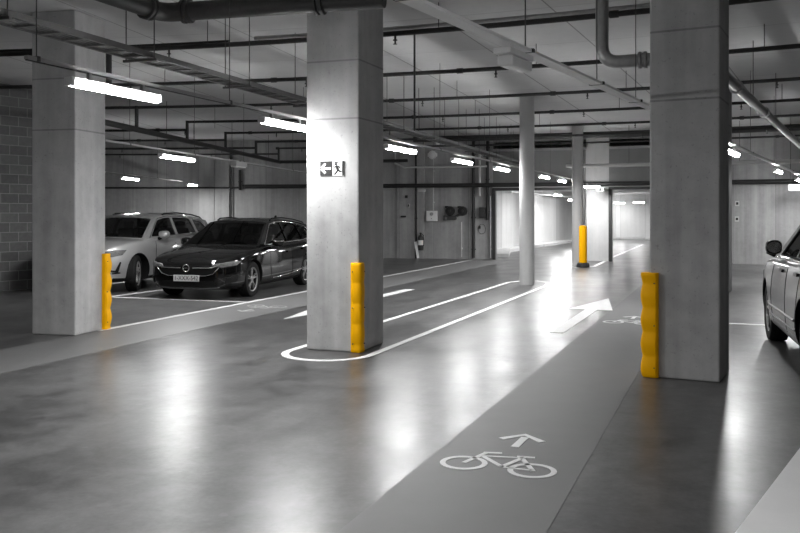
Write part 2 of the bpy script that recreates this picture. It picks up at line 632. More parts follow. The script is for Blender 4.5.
# islands: an outline round the columns
isl = []
for k in range(0, 13):
    a = math.pi * k / 12
    isl.append(st(9.0 - .52 * math.sin(a), -4.28 + .50 * math.cos(a)))
isl = [st(19.0, -3.79)] + isl + [st(19.6, -4.77), st(20.1, -4.6), st(20.25, -4.25), st(19.9, -3.9), st(19.0, -3.79)]
marking('island_outline', path_strip(isl, .088), 0, .005, M['white'], 'long white rounded outline around the central square column and round column', 'floor marking')
isl2 = [st(31.5, -3.95), st(26.3, -3.80), st(25.6, -4.2), st(26.3, -4.62), st(31.5, -4.75)]
marking('island_outline', path_strip(isl2, .11), 0, .005, M['white'], 'far white outline around the column with the yellow bollard', 'floor marking')
marking('lane_line', [strip_st(31.8, -3.98, 45.5, -4.15, .12)], 0, .005, M['white'], 'white line running into the bright right-hand opening', 'floor marking')
marking('lane_line', [strip_st(9.6, -8.02, 28.8, -8.24, .10)], 0, .005, M['white'], 'long white line between the left bicycle lane and the parked black car', 'floor marking')
marking('bay_line', [strip_st(13.45, -12.8, 13.6, -8.1, .09)], 0, .005, M['white'], 'white line across the fronts of the two left parked cars', 'floor marking')
marking('bay_line', [strip_st(13.5, -11.08, 18.5, -11.0, .10)], 0, .005, M['white'], 'white bay line between the silver car and the black car', 'floor marking')
marking('bay_line', [strip_st(13.45, -.5, 13.45, 3.2, .09)], 0, .005, M['white'], 'short white line behind the right column beside the grey car', 'floor marking')
# arrows
marking('direction_arrow', [[st(14.55, -2.52), st(16.6, -2.13), st(14.55, -1.80)], [st(11.6, -2.26), st(11.6, -2.08), st(14.56, -2.05), st(14.56, -2.25)]], 0, .005, M['white'],
        'big white arrow pointing away down the middle lane', 'floor marking')
marking('direction_arrow', [[st(13.75, -6.66), st(11.65, -6.3), st(13.75, -5.95)], [st(13.74, -6.4), st(13.74, -6.2), st(17.1, -6.17), st(17.1, -6.37)]], 0, .005, M['white'],
        'white arrow pointing towards the viewer, half hidden by the central column', 'floor marking')


def bike_symbol(s0, t0, flip, mat, label):
    def px(x, y):
        s, t = tost(at(400 + x / 3.485, 380 + y / 3.485))
        return s - 5.36, t + 1.37
    k = -1 if flip else 1

    def W(p):
        return st(s0 + k * p[0], t0 + k * p[1])
    polys = []

    def line(a, b, wd=.033):
        polys.extend(path_strip([W(px(*a)), W(px(*b))], wd))
    lh, rh = px(222, 290), px(460, 318)
    for h in (lh, rh):
        ring = [W((h[0] + .135 * math.sin(t), h[1] + .135 * math.cos(t))) for t in [2 * math.pi * i / 28 for i in range(29)]]
        polys.extend(path_strip(ring, .036))
    line((222, 290), (300, 256)); line((292, 255), (356, 257)); line((285, 266), (430, 274), .022)
    line((290, 268), (358, 306)); line((352, 305), (432, 272)); line((408, 269), (470, 273))
    line((358, 306), (462, 317), .022); line((428, 278), (464, 320))
    o = marking('bicycle_symbol', polys, .002, .005, mat, label, 'floor marking')
    polys.clear()
    polys.extend(path_strip([W(px(352, 206)), W(px(436, 193)), W(px(496, 218))], .055))
    line((436, 202), (400, 235), .055)
    mb = MB()
    for p in polys:
        mb.prism([(v[0], v[1]) for v in p], .002, .005)
    mb.obj('arrowhead', mat, o)
    return o


bike_symbol(5.36, -1.37, False, M['white'], 'pale bicycle symbol with arrowhead on the grey lane, nearest the viewer')
bike_symbol(13.05, -1.38, False, M['white'], 'faint bicycle symbol on the lane just left of the right column')
bike_symbol(13.1, -7.42, True, M['worn'], 'worn bicycle symbol on the left lane in front of the black car')


# ------------------------------------------------------------------ columns and protectors
def square_column(corner, side, depth, rot, label):
    c = Vector(corner).to_3d()
    a = R(rot)
    ex, ey = Vector((math.cos(a), -math.sin(a), 0)), Vector((math.sin(a), math.cos(a), 0))
    cen = c - ex * side / 2 + ey * depth / 2
    mb = MB().box((0, 0, CEIL / 2), (side, depth, CEIL))
    o = mb.obj('concrete_column', M['column'], bevel=.018)
    o.location = cen; o.rotation_euler = (0, 0, -a)
    tag(o, label, 'column', None, 'thing')
    return cen, ex, ey, side, depth, a


colL = square_column((-4.225, 11.32), .65, .70, 13.5, 'square concrete column at the left, beside the silver car')
colC = square_column((-.47, 9.96), .67, .77, 20.5, 'square concrete column in the centre with the exit sign')
colR = square_column((3.01, 8.19), .65, .65, 28.0, 'square concrete column at the right with dark front face')
cen = Vector((6.42, 17.75, 0))
o = MB().box((0, 0, CEIL / 2), (.6, .6, CEIL)).obj('concrete_column', M['column'], bevel=.018)
o.location = cen; o.rotation_euler = (0, 0, -R(27))
tag(o, 'square concrete column mostly hidden behind the right column', 'column', None, 'thing')
for (px, py, lab) in ((528, 285, 'round smooth concrete column at the end of the central island'), (578.7, 266.5, 'round concrete column with the yellow bollard at its foot')):
    p = at(px, py)
    p.y += .16
    o = MB().lathe([(.165, 0), (.165, CEIL)], 40).obj('round_column', M['round'], smooth=40)
    o.location = p
    tag(o, lab, 'column', None, 'thing')


def corner_protector(corner, u, v, h, label, phase=0, thick=.042, wave=.006):
    """L-shaped foam strip on a column corner; u, v: directions along the two faces away from the corner"""
    corner = Vector(corner).to_3d()
    nu, nv = -v, -u                       # outward normals of the faces along u and along v
    rows = []
    n = 56
    fl = .09
    for i in range(n + 1):
        z = .004 + (h - .004) * i / n
        k = (z / h * 4.35 + phase) % 1.0
        t = thick + wave * math.cos(2 * math.pi * k) - .004 * max(0, math.cos(2 * math.pi * (k - .5))) ** 8
        if i in (0, n): t -= .006
        e = .001
        P = []
        P.append(corner + u * fl + nu * e)
        P.append(corner + u * fl + nu * t * .75)
        P.append(corner + u * (fl - .018) + nu * t)
        P.append(corner + nu * t + nv * (t - .03))
        P.append(corner + nu * (t - .012) + nv * (t - .012))
        P.append(corner + nv * t + nu * (t - .03))
        P.append(corner + v * (fl - .018) + nv * t)
        P.append(corner + v * fl + nv * t * .75)
        P.append(corner + v * fl + nv * e)
        P.append(corner + nu * e + nv * e)
        rows.append([Vector((p.x, p.y, z)) for p in P])
    mb = MB()
    m = len(rows[0])
    vs = [p for r_ in rows for p in r_]
    fs = [(i * m + j, i * m + (j + 1) % m, (i + 1) * m + (j + 1) % m, (i + 1) * m + j) for i in range(n) for j in range(m)]
    fs += [tuple(range(m))[::-1], tuple(n * m + j for j in range(m))]
    mb.add(vs, fs)
    root = thing('column_protector', label, 'corner guard', corner)
    o = mb.obj('foam_strip', M['yellow'], root, smooth=35, fixn=True)
    o.matrix_parent_inverse = Matrix.Translation(-corner)
    for z in (h * .10, h * .5, h * .9):
        for q, d, nn in ((corner + u * (fl - .03), u, nu), (corner + v * (fl - .03), v, nv)):
            p = q + nn * (thick + .004) + Vector((0, 0, z))
            rot = nn.to_track_quat('Z', 'Y').to_matrix().to_4x4()
            s = MB().lathe([(.006, -.02), (.006, .006), (.0001, .008)], 10, Matrix.Translation(p) @ rot).obj('screw', M['dark'], root, smooth=40)
            s.matrix_parent_inverse = Matrix.Translation(-corner)
    return root


c, ex, ey, sd, dp, a = colC
corner_protector(c + ex * sd / 2 - ey * dp / 2, -ex, ey, 1.03, 'yellow foam corner guard on the central column', .1, .040, .0025)
c, ex, ey, sd, dp, a = colL
corner_protector(c + ex * sd / 2 + ey * dp / 2, -ey, -ex, 1.04, 'yellow wavy corner guard on the left column', .3, .066)
c, ex, ey, sd, dp, a = colR
corner_protector(c - ex * sd / 2 - ey * dp / 2, ey, ex, 1.02, 'yellow wavy corner guard on the right column', .6, .070)

# bollard at the far round column
p = at(583, 267.3)
root = thing('safety_bollard', 'yellow upright bollard with black base in front of the far round column', 'bollard', p)
MB().lathe([(.19, 0), (.19, .05), (.17, .12), (.14, .14), (.0001, .14)], 28).obj('base', M['black'], root, smooth=35)
MB().lathe([(.115, .13), (.115, 1.18), (.105, 1.215), (.06, 1.235), (.0001, 1.24)], 28).obj('post', M['yellow'], root, smooth=35)

# ------------------------------------------------------------------ exit sign
c, ex, ey, sd, dp, a = colC
zc = 1.6 + (HY - 168.3) * 10.05 / F
sc = c - ey * (dp / 2) + ex * (-sd / 2 + .69 * (334 - 309) / 52.0)
root = thing('exit_sign', 'small exit sign with left arrow and running figure on the central column', 'sign', (sc.x, sc.y, zc), -a)
MB().box((0, -.005, 0), (.315, .008, .17)).obj('sign_plate', M['signwhite'], root)
MB().box((-.072, -.0100, 0), (.157, .003, .168)).obj('arrow_panel', M['signgreen'], root)
ar = MB()
for (pa, pb) in (((-.128, 0), (-.010, 0)), ((-.132, .004), (-.080, .054)), ((-.132, -.004), (-.080, -.054))):
    A, B = Vector((pa[0], 0, pa[1])), Vector((pb[0], 0, pb[1]))
    d = B - A
    rm = Matrix.Rotation(-math.atan2(d.z, d.x), 3, 'Y')
    ar.box((A + B) / 2 + Vector((0, -.0115, 0)), (d.length, .004, .026), M=rm)
ar.obj('arrow', M['signwhite'], root)
fg = MB()
fg.box((.1445, -.0100, 0), (.026, .003, .168))
fg.box((.060, -.0100, .072), (.05, .003, .014))


def limb(a_, b_, wd):
    wd *= 1.3
    A, B = Vector((a_[0], -.0110, a_[1])), Vector((b_[0], -.0110, b_[1]))
    d = B - A
    fg.box((A + B) / 2, (d.length + wd * .5, .003, wd), M=Matrix.Rotation(-math.atan2(d.z, d.x), 3, 'Y'))


limb((.066, .022), (.078, -.018), .026)
limb((.078, -.02), (.060, -.045), .015); limb((.060, -.045), (.038, -.070), .014)
limb((.080, -.02), (.100, -.034), .015); limb((.100, -.034), (.122, -.036), .013)
limb((.062, .028), (.040, .012), .011); limb((.040, .012), (.022, .022), .010)
limb((.074, .022), (.096, .018), .011); limb((.096, .018), (.106, .000), .010)
fg.lathe([(.0001, 0), (.0155, 0), (.0155, .003), (.0001, .003)], 16, Matrix.Translation((.054, -.0095, .048)) @ Matrix.Rotation(R(90), 4, 'X'))
fg.obj('running_figure', M['signgreen'], root)


# ------------------------------------------------------------------ lamps
def make_lamp(name, p, ang, length, label, group=None, width=.085, lit=True):
    """p: centre of the diffuser; ang: heading of the lamp in the plan (deg from Y towards X)"""
    root = thing(name, label, 'lamp', (p.x, p.y, p.z), -R(ang), group)
    hl = length / 2
    MB().box((0, 0, .034), (width * .8, length, .03)).obj('housing', M['whitebox'], root, bevel=.005)
    prof = [(math.cos(t) * width / 2, .02 - math.sin(t) * .05) for t in [math.pi * k / 6 for k in range(7)]]
    rows = [[Vector((x, y, z)) for x, z in prof] for y in (-hl + .02, hl - .02)]
    mb = MB().grid(rows)
    for r_ in rows:
        mb.add(r_, [tuple(range(len(r_)))])
    mb.obj('diffuser', M['lamp' if lit else 'clear'], root, fixn=True)
    if lit:
        ld = bpy.data.lights.new('tube', 'AREA')
        ld.shape = 'RECTANGLE'; ld.size = width * .8; ld.size_y = length - .06
        ld.energy = WATT * length / 1.3
        lo = bpy.data.objects.new('tube', ld); COL.objects.link(lo)
        lo.parent = root; lo.location = (0, 0, -.033)
    for s in (-1, 1):
        MB().box((0, s * (hl - .005), .012), (width * 1.0, .03, .07)).obj('end_cap', M['whitebox'], root, bevel=.004)
        MB().box((0, s * hl * .6, .074), (.03, .03, .055)).obj('clip', M['galv'], root)
    return root


def rod(parent, x, y, z0, r=.0045):
    o = MB().tube([(x, y, z0), (x, y, CEIL)], r, 6).obj('suspension_rod', M['dark'], parent)
    return o


# row A (middle row, passes left of the central column)
A0 = at(117, 92, 2.6); dA = Vector((.348, .9375, 0))
angA = math.degrees(math.atan2(dA.x, dA.y))
namesA = ['long lit tube lamp at upper left, nearest of the middle row', 'lit tube lamp touching the left edge of the central column', 'lit tube lamp just right of the central column',
          'second lit tube lamp right of the central column', 'third lit tube lamp right of the central column, next to the downpipes',
          'lit tube lamp just right of the nearer round column', 'lit tube lamp farther right, between the two round columns']
for k, px in enumerate(((117, 92), (None), (401, 150), (462, 162), (501.5, 169.5), (544, 177.2), (561.5, 181.2))):
    p = at(px[0], px[1], 2.6) if px else A0 + dA * 2.96
    make_lamp('ceiling_lamp', p, angA, 1.30 if k > 1 else 1.12, namesA[k], 'tube lamps of the middle row')
make_lamp('ceiling_lamp', A0 - dA * 4.2, angA, 1.30, 'lit tube lamp of the middle row, outside the picture at left', 'tube lamps of the middle row')
for rr in (19.8,):  # extra lamp out of view, added to brighten the walkway corner
    p = pol(rr, 36.5, 2.6)
    make_lamp('ceiling_lamp', p, 36.5, 1.3, 'added lit tube lamp brightening the pale walkway, out of view')



def rail(name, p0, d, s0, s1, z, label, width=.045, height=.05, mat='whitebox', rods=(), group=None, slot=True):
    a_, b_ = p0 + d * s0, p0 + d * s1
    mid = (a_ + b_) / 2
    root = thing(name, label, 'rail', (mid.x, mid.y, z), -math.atan2(d.x, d.y), group)
    L = (b_ - a_).length
    mb = MB().box((0, 0, 0), (width, L, height))
    mb.obj('channel', M[mat], root)
    if slot:
        MB().box((0, 0, -height / 2 - .004), (width * .45, L, .008)).obj('slot', M['dark'], root)
    else:
        MB().box((0, 0, height / 2 + .004), (width * .5, L, .008)).obj('cable', M['black'], root)
    for s in rods:
        o = rod(root, 0, s - (s0 + s1) / 2, z + height / 2)
        o.matrix_parent_inverse = Matrix.Identity(4)
        o.location.z = -z
        MB().box((0, s - (s0 + s1) / 2, height * .1), (width * 1.25, .03, height * 1.3)).obj('clamp', M['dark'], root)
    return root


rail('light_rail', A0, dA, -9, -2.6, 2.72, 'thin lighting rail of the middle row, outside the picture at left', .04, .03, mat='greymetal', rods=[-7, -3.5])
rail('light_rail', A0, dA, -1.0, 24.6, 2.72, 'thin pale lighting rail carrying the middle row of tube lamps', .04, .03, mat='greymetal', rods=[-.9] + [1.75 + 3.5 * k for k in range(7)])
rail('light_rail', pol(16, 36.5), (pol(30, 36.5) - pol(16, 36.5)).normalized(), 0, 10.5, 2.72, 'thin rail added to carry the unseen walkway lamp', .04, .03, mat='greymetal', rods=[2, 6, 9.5])  # goes with the added walkway lamp, also out of view
# row B (above the parked cars)
B0 = at(177.5, 158.5, 2.6)
dB = (B0 - CC).to_2d().normalized().to_3d()
make_lamp('ceiling_lamp', B0, math.degrees(math.atan2(dB.x, dB.y)), 1.4, 'lit tube lamp over the silver car')
rail('light_rail', B0, dB, -2.6, 13.6, 2.72, 'thin pale rail of the lamp over the silver car', .035, .03, mat='greymetal', rods=[-1.8, .75, 3.4, 7])
# row C (far left)
C0 = at(130, 179, 2.6)
dC = (C0 - CC).to_2d().normalized().to_3d()
make_lamp('ceiling_lamp', C0, math.degrees(math.atan2(dC.x, dC.y)), 1.35, 'lit tube lamp low at far left over the silver car roof')
C1 = at(192, 185.2, 2.56)
make_lamp('ceiling_lamp', C1, 6, .9, 'small lit lamp close to the back wall at left')
rail('light_rail', C0, dC, -6, 5.2, 2.72, 'thin rail of the far left lamp', .03, .025, mat='greymetal', rods=[-3, -.5, 2.5])
# row D (runs past the right column)
D0 = Vector((2.63, 9.2, 0)); dD = Vector((math.sin(R(29.1)), math.cos(R(29.1)), 0))
rail('light_rail', D0, dD, -8.6, 21.5, 2.72, 'wide pale lighting rail crossing the ceiling to the right column', .105, .02, slot=False,
     rods=[-7.1, -5.35, -3.62, -1.9, -.55, 2.3, 4.2, 8, 12, 16, 20])
namesD = ['small bright lamp at the right edge of the right column', 'lit lamp on the rail right of the right column', 'lit lamp at the far right picture edge']
for k, px in enumerate(((731.5, 153.2), (778, 171.8), (798, 180))):
    p = at(px[0], px[1], 2.55)
    make_lamp('ceiling_lamp', p, 29, 1.25, namesD[k], 'tube lamps of the right row')
# emergency fittings
p = at(514, 62, 2.60)
root = thing('emergency_ceiling_light', 'unlit clear emergency light under the wide ceiling rail', 'lamp', p, -R(29.1))
MB().box((0, 0, .045), (.12, .42, .04)).obj('housing', M['whitebox'], root, bevel=.006)
MB().box((0, .02, -.01), (.11, .36, .07)).obj('cover', M['clear'], root, bevel=.012)
p = at(238.5, 165, 2.62)
root = thing('emergency_ceiling_light', 'unlit grey emergency light above the black car', 'lamp', p, -R(11))
MB().box((0, 0, .02), (.16, .62, .10)).obj('housing', M['greymetal'], root, bevel=.01)
MB().box((0, 0, -.04), (.13, .55, .03)).obj('cover', M['clear'], root, bevel=.01)
MB().tube([(0, .1, .06), (0, .1, .10)], .02, 8).obj('stem', M['dark'], root)

# lamps in the passage beyond
for k, (px, py, z, an, lab) in enumerate(((557, 195, 2.35, 24, 'lit lamp seen through the left opening'), (571, 200, 2.22, 24, 'lit lamp behind the far round column'),
                                    (619, 203, 2.2, 80, 'left lit lamp seen through the right opening'), (638.5, 202.5, 2.2, 80, 'right lit lamp seen through the right opening'))):
    p = at(px, py, z)
    make_lamp('ceiling_lamp', p, an, 1.3 if an < 50 else .7, lab)
    MB_ = None
for (x, y) in ((7.0, 33.2), (12.2, 37.0), (9.96, 44.0)):  # hidden lamps added to make the passage brighter and more even
    make_lamp('ceiling_lamp', Vector((x, y, 2.60)), 60, 1.4, 'lit tube lamp added out of sight to brighten the passage', 'added unseen lamps of the passage')
rail('light_rail', Vector((4.5, 35.3, 0)), Vector((.37, .929, 0)), 0, 16, 2.46, 'pale rail along the passage wall beyond the left opening', .06, .06, rods=())
# lamp over the pier
p = at(592, 187, 2.435)
make_lamp('ceiling_lamp', p, 75, .55, 'short lit lamp over the pale pier between the openings')
p = at(601, 189.5, 2.365)
root = thing('mounted_camera', 'small white camera box beside the short lamp on the pier', 'camera', p, -R(20.5))
MB().box((0, 0, 0), (.22, .22, .13)).obj('body', M['whitebox'], root, bevel=.012)
MB().lathe([(.045, 0), (.045, .05), (.03, .055), (.0001, .05)], 16, Matrix.Translation((-.03, -.11, 0)) @ Matrix.Rotation(R(90), 4, 'X')).obj('lens', M['black'], root, smooth=40)
MB().box((0, .2, .02), (.05, .6, .05)).obj('bracket', M['greymetal'], root)


# ------------------------------------------------------------------ ceiling services
def arc_pts(r, a0, a1, z, step=1.2):
    n = max(2, int(abs(a1 - a0) / step))
    return [pol(r, a0 + (a1 - a0) * i / n, z) for i in range(n + 1)]


def head_mesh():
    return MB().lathe([(.014, 0), (.014, -.05), (.03, -.055), (.03, -.065), (.010, -.07), (.010, -.105), (.028, -.108), (.028, -.114), (.0001, -.114)], 10).mesh('sprinkler_head', M['iron'], 40)


HEAD = head_mesh()
COUP = MB().lathe([(.0445, -.05), (.0445, .05)], 14).mesh('coupling', M['iron'], 40)
AM = 6.8                                     # angle of the radial main
whichp = ['first sprinkler pipe from the viewer, crossing behind the central column top', 'second sprinkler pipe from the viewer, across the ceiling',
          'third sprinkler pipe from the viewer, across the ceiling', 'fourth sprinkler pipe from the viewer, just above the nearer round column top',
          'fifth sprinkler pipe, near the far round column top', 'sixth sprinkler pipe from the viewer, deep in the hall', 'last sprinkler pipe, along the back wall']
ZM = 3.42
for k, r in enumerate((28.0, 31.1, 34.3, 37.35, 40.4, 43.5, 46.35)):
    rad = (.034, .034, .032, .032, .032, .036, .03)[k]
    z = 3.9
    root = thing('sprinkler_pipe', whichp[k], 'pipe', pol(r, 15, z), 0, 'sprinkler pipes across the ceiling')
    inv = Matrix.Translation(-pol(r, 15, z))

    def kid(o):
        o.matrix_parent_inverse = inv
        return o
    kid(MB().tube(arc_pts(r, AM if k else -2.5, 44, z), rad, 10).obj('pipe_run', M['iron'], root, smooth=60))
    if k:
        zl = z if k < 3 else 3.70
        kid(MB().tube(arc_pts(r, (0, 1.1, 5.2, -14, -14, -14, -14)[k], AM, zl), rad, 10).obj('pipe_run', M['iron'], root, smooth=60))
        kid(MB().tube([pol(r, AM, z + rad), pol(r, AM, ZM)], rad * 1.25, 10).obj('riser', M['iron'], root, smooth=60))
    else:
        kid(MB().tube([pol(r, 11.7, z + rad), pol(r, 11.7, z - .46)], rad * 1.2, 10).obj('riser', M['iron'], root, smooth=60))
    offs_ = (13.6, 9.2, 17.4, 21.9, 18.3, 14, 16)[k]
    step = 3.3 / r * 57.3
    a_ = offs_ - step * int((offs_ + 8) / step)
    while a_ < 40:
        if a_ - 1.2 < (-2.5, 2.0, 5.2, -14, -14, -14, -14)[k]:
            a_ += step; continue
        zz = z if (a_ > AM or k < 3) else 3.70
        h = bpy.data.objects.new('sprinkler_head', HEAD); COL.objects.link(h)
        h.parent = root; h.matrix_parent_inverse = inv; h.location = pol(r, a_, zz - rad + .01)
        cp = bpy.data.objects.new('coupling', COUP); COL.objects.link(cp)
        cp.parent = root; cp.matrix_parent_inverse = inv; cp.location = pol(r, a_ - 1.1, zz)
        cp.rotation_euler = (0, R(90), -R(a_ - 1.1))
        if k < 5:
            hb = MB().tube([pol(r, a_ + 1.2, zz + rad), pol(r, a_ + 1.2, CEIL)], .006, 6).obj('hanger', M['dark'], root)
            hb.matrix_parent_inverse = inv
        a_ += step
# radial main under the branches
root = thing('pipe_main', 'thick dark pipe over the parked cars that the sprinkler pipes branch from', 'pipe', pol(30, AM, ZM), 0)
inv = Matrix.Translation(-pol(30, AM, ZM))
o = MB().tube([pol(31.05, AM, ZM), pol(46.6, AM, ZM)], .062, 14).obj('pipe_run', M['iron'], root, smooth=60); o.matrix_parent_inverse = inv
o = MB().tube([pol(46.4, AM, ZM), pol(46.5, AM + .3, ZM), pol(46.5, 12.5, ZM)], .055, 12).obj('pipe_run', M['iron'], root, smooth=60); o.matrix_parent_inverse = inv
for rr in (31, 36, 41, 45):
    o = MB().tube([pol(rr, AM, ZM), pol(rr, AM, CEIL)], .008, 6).obj('hanger', M['dark'], root); o.matrix_parent_inverse = inv
# pale conduit over the first sprinkler pipe
def service(name, pts, rad, mat, label, cat='pipe', seg=12, hang=(), rings=()):
    base = Vector(pts[0])
    root = thing(name, label, cat, base)
    inv = Matrix.Translation(-base)
    o = MB().tube(pts, rad, seg).obj('pipe_run', M[mat], root, smooth=50); o.matrix_parent_inverse = inv
    for h in hang:
        h = Vector(h)
        o = MB().tube([h, (h.x, h.y, CEIL)], .006, 6).obj('hanger', M['dark'], root); o.matrix_parent_inverse = inv
    for (p, d) in rings:
        d = Vector(d).normalized()
        mt = Matrix.Translation(Vector(p)) @ d.to_track_quat('Z', 'Y').to_matrix().to_4x4()
        o = MB().lathe([(rad * 1.02, -.05), (rad * 1.28, -.045), (rad * 1.28, -.015), (rad * 1.08, -.01), (rad * 1.08, .01), (rad * 1.28, .015), (rad * 1.28, .045), (rad * 1.02, .05)], 18, mt).obj('flange', M[mat], root, smooth=30)
        o.matrix_parent_inverse = inv
    return root


def bend(a_, b_, c_, rad, n=7):
    """points of a rounded corner at b"""
    a_, b_, c_ = Vector(a_), Vector(b_), Vector(c_)
    p, q = b_ + (a_ - b_).normalized() * rad, b_ + (c_ - b_).normalized() * rad
    return [p.lerp(b_, t).lerp(b_.lerp(q, t), t) for t in [i / n for i in range(n + 1)]]


service('conduit', arc_pts(28.25, 16, 44, 4.02), .028, 'galv', 'pale conduit above the first sprinkler pipe')
service('conduit', arc_pts(28.25, -2.5, 15.2, 4.0), .020, 'iron', 'thin dark conduit above the first sprinkler pipe at left')
# big dark drain pipe at top left
Z = 3.70
e = at(163, 13, Z)
far = at(384, -2, Z)
near = e + (at(105, -7, Z) - e).normalized() * 4.0
pts = [near] + bend(near, e, far, .16) + [far]
dd = (far - e).normalized()
service('drain_pipe', pts, .098, 'iron', 'thick black drain pipe crossing the top left in front of the central column', 'pipe', 18,
        hang=[e + dd * .9, e + dd * 1.9], rings=[(e + dd * .28, dd), (e + dd * 1.75, dd), (e - (e - near).normalized() * .25, near - e)])
# galvanised duct at top right: drops, turns behind the right column, then runs outwards
Z = 3.3
e1 = at(602, 63, Z)
tang = Vector((math.cos(R(24)), -math.sin(R(24)), 0))
rd = Vector((math.sin(R(28.6)), math.cos(R(28.6)), 0))
q0 = at(733, 84, Z)
# meeting point of the two horizontal legs
den = tang.x * (-rd.y) + tang.y * rd.x
tt = ((q0.x - e1.x) * (-rd.y) + (q0.y - e1.y) * rd.x) / den
e2 = e1 + tang * tt
far = e2 + rd * 24
top = Vector((e1.x, e1.y, CEIL))
pts = [top] + bend(top, e1, e2, .2) + bend(e1, e2, far, .25) + [far]
service('galvanised_duct', pts, .074, 'galv', 'shiny galvanised pipe bending beside the top of the right column', 'pipe', 18,
        rings=[(e1 + tang * .45, tang), (e2 + rd * 2.6, rd), (e2 + rd * 6.0, rd)], hang=[e2 + rd * 1.5, e2 + rd * 4.5, e2 + rd * 8])

# cable tray
T0 = at(0, 16, 3.22); T1 = at(308, 103, 3.22)
dT = (T1 - T0).normalized()
Lt = 29.0
T0 = T0 - dT * 3.2
root = thing('cable_tray', 'long ladder-type cable tray crossing the upper left ceiling', 'cable tray', T0, -math.atan2(dT.x, dT.y))
for s in (-1, 1):
    MB().box((s * .15, Lt / 2, 0), (.012, Lt, .05)).obj('side_rail', M['tray'], root)
    MB().box((s * .138, Lt / 2, -.026), (.03, Lt, .006)).obj('lip', M['tray'], root)
rm = MB().box((0, 0, -.022), (.29, .028, .018)).mesh('rung', M['tray'])
for k in range(96):
    o = bpy.data.objects.new('rung', rm); COL.objects.link(o); o.parent = root; o.location = (0, .2 + k * .30, 0)
for k, xo in enumerate((-.09, -.045, .02, .075)):
    pts = [(xo + random.uniform(-.015, .015), y * Lt / 14, -.003) for y in range(15)]
    MB().tube(pts, .010 + .003 * (k % 2), 6).obj('cable', M['black'], root)
for k in range(14):
    for s in (-1, 1):
        MB().tube([(s * .17, 1.1 + k * 2.0, -.05), (s * .17, 1.1 + k * 2.0, CEIL - 3.22)], .006, 6).obj('suspension_rod', M['dark'], root)
    MB().box((0, 1.1 + k * 2.0, -.05), (.40, .03, .025)).obj('cross_bar', M['tray'], root)

# vertical drop conduit to the middle row
p = at(414.5, 131, 2.76)
pt = Vector((p.x, p.y, CEIL))
service('drop_conduit', [p, pt], .014, 'tray', 'thin upright conduit from the ceiling to the middle lamp row', 'conduit', 8)

# pipes along the back wall
service('wall_pipe', arc_pts(RW - .22, 8.35 - 3.3, 50, 2.56), .072, 'iron', 'long dark pipe along the back wall at lamp height', 'pipe', 12)
service('wall_pipe', arc_pts(RW - .22, -8, 4.9, 2.52), .03, 'iron', 'thin dark pipe on the back wall behind the silver car', 'pipe', 8)
q = ray_arc(402, RW - .3)[0]
service('wall_conduit', [pol(RW - .3, q - .3, CEIL - .02), pol(RW - .3, q - .3, 3.35)] + [pol(RW - .3, q + .1, 3.2)] + arc_pts(RW - .3, q + .4, aL - .2, 3.2), .035, 'palemetal', 'pale conduit with a bend on the back wall above the wall cabinet', 'pipe', 10)
service('pale_duct', arc_pts(44.6, ray_arc(566, 44.6)[0], 45, 3.05), .055, 'palemetal', 'pale round duct hanging in front of the openings', 'pipe', 12,
        hang=[pol(44.6, a_, 3.05) for a_ in (20, 22, 24, 26, 29, 32)])
service('dark_beam_pipe', arc_pts(45.6, 13, 45, 4.08), .10, 'dark', 'thick dark pipe under the ceiling over the openings', 'pipe', 12)


# ------------------------------------------------------------------ things on the back wall
def wall_item(name, px, py, label, cat, r=RW - .005, group=None):
    a_, Y = ray_arc(px, r)
    z = HC + (HY - py) * Y / F
    return thing(name, label, cat, pol(r, a_, z), -R(a_), group), z, Y


def vertical_pipe(px, y0, y1, rad, mat, label, r=RW - .11, name='wall_downpipe'):
    a_, Y = ray_arc(px, r)
    z0 = max(0, HC + (HY - y0) * Y / F); z1 = min(CEIL, HC + (HY - y1) * Y / F)
    root = thing(name, label, 'pipe', pol(r, a_, z0), -R(a_))
    MB().tube([(0, 0, 0), (0, 0, z1 - z0)], rad, 12).obj('pipe_run', M[mat], root, smooth=50)
    k = z0 + .3
    while k < z1 - .1:
        MB().box((0, .05, k - z0), (rad * 2.6, .12 - .02, .04)).obj('clip', M[mat], root)
        k += 1.1
    return root


vertical_pipe(473.5, 258, 100, .055, 'iron', 'dark upright pipe on the back wall left of the left opening')
vertical_pipe(479.5, 196, 150, .04, 'palemetal', 'pale upright pipe between the two dark pipes by the left opening')
vertical_pipe(487.5, 220, 130, .05, 'iron', 'dark upright pipe above the black wall box')
vertical_pipe(490.5, 258, 196, .025, 'palemetal', 'thin pale pipe at the edge of the left opening')
vertical_pipe(461.5, 257, 222, .018, 'palemetal', 'thin pale conduit below the two black meters')
vertical_pipe(433.5, 211, 158, .014, 'palemetal', 'thin conduit between the white cabinet and the round siren')
vertical_pipe(231, 258, 150, .03, 'iron', 'dark upright pipe on the back wall behind the black car roof')
vertical_pipe(416, 258, 150, .035, 'iron', 'dark upright pipe beside the fire extinguisher', r=RW - .13)
vertical_pipe(240, 190, 170, .05, 'iron', 'short dark pipe stub on the wall above the black car')

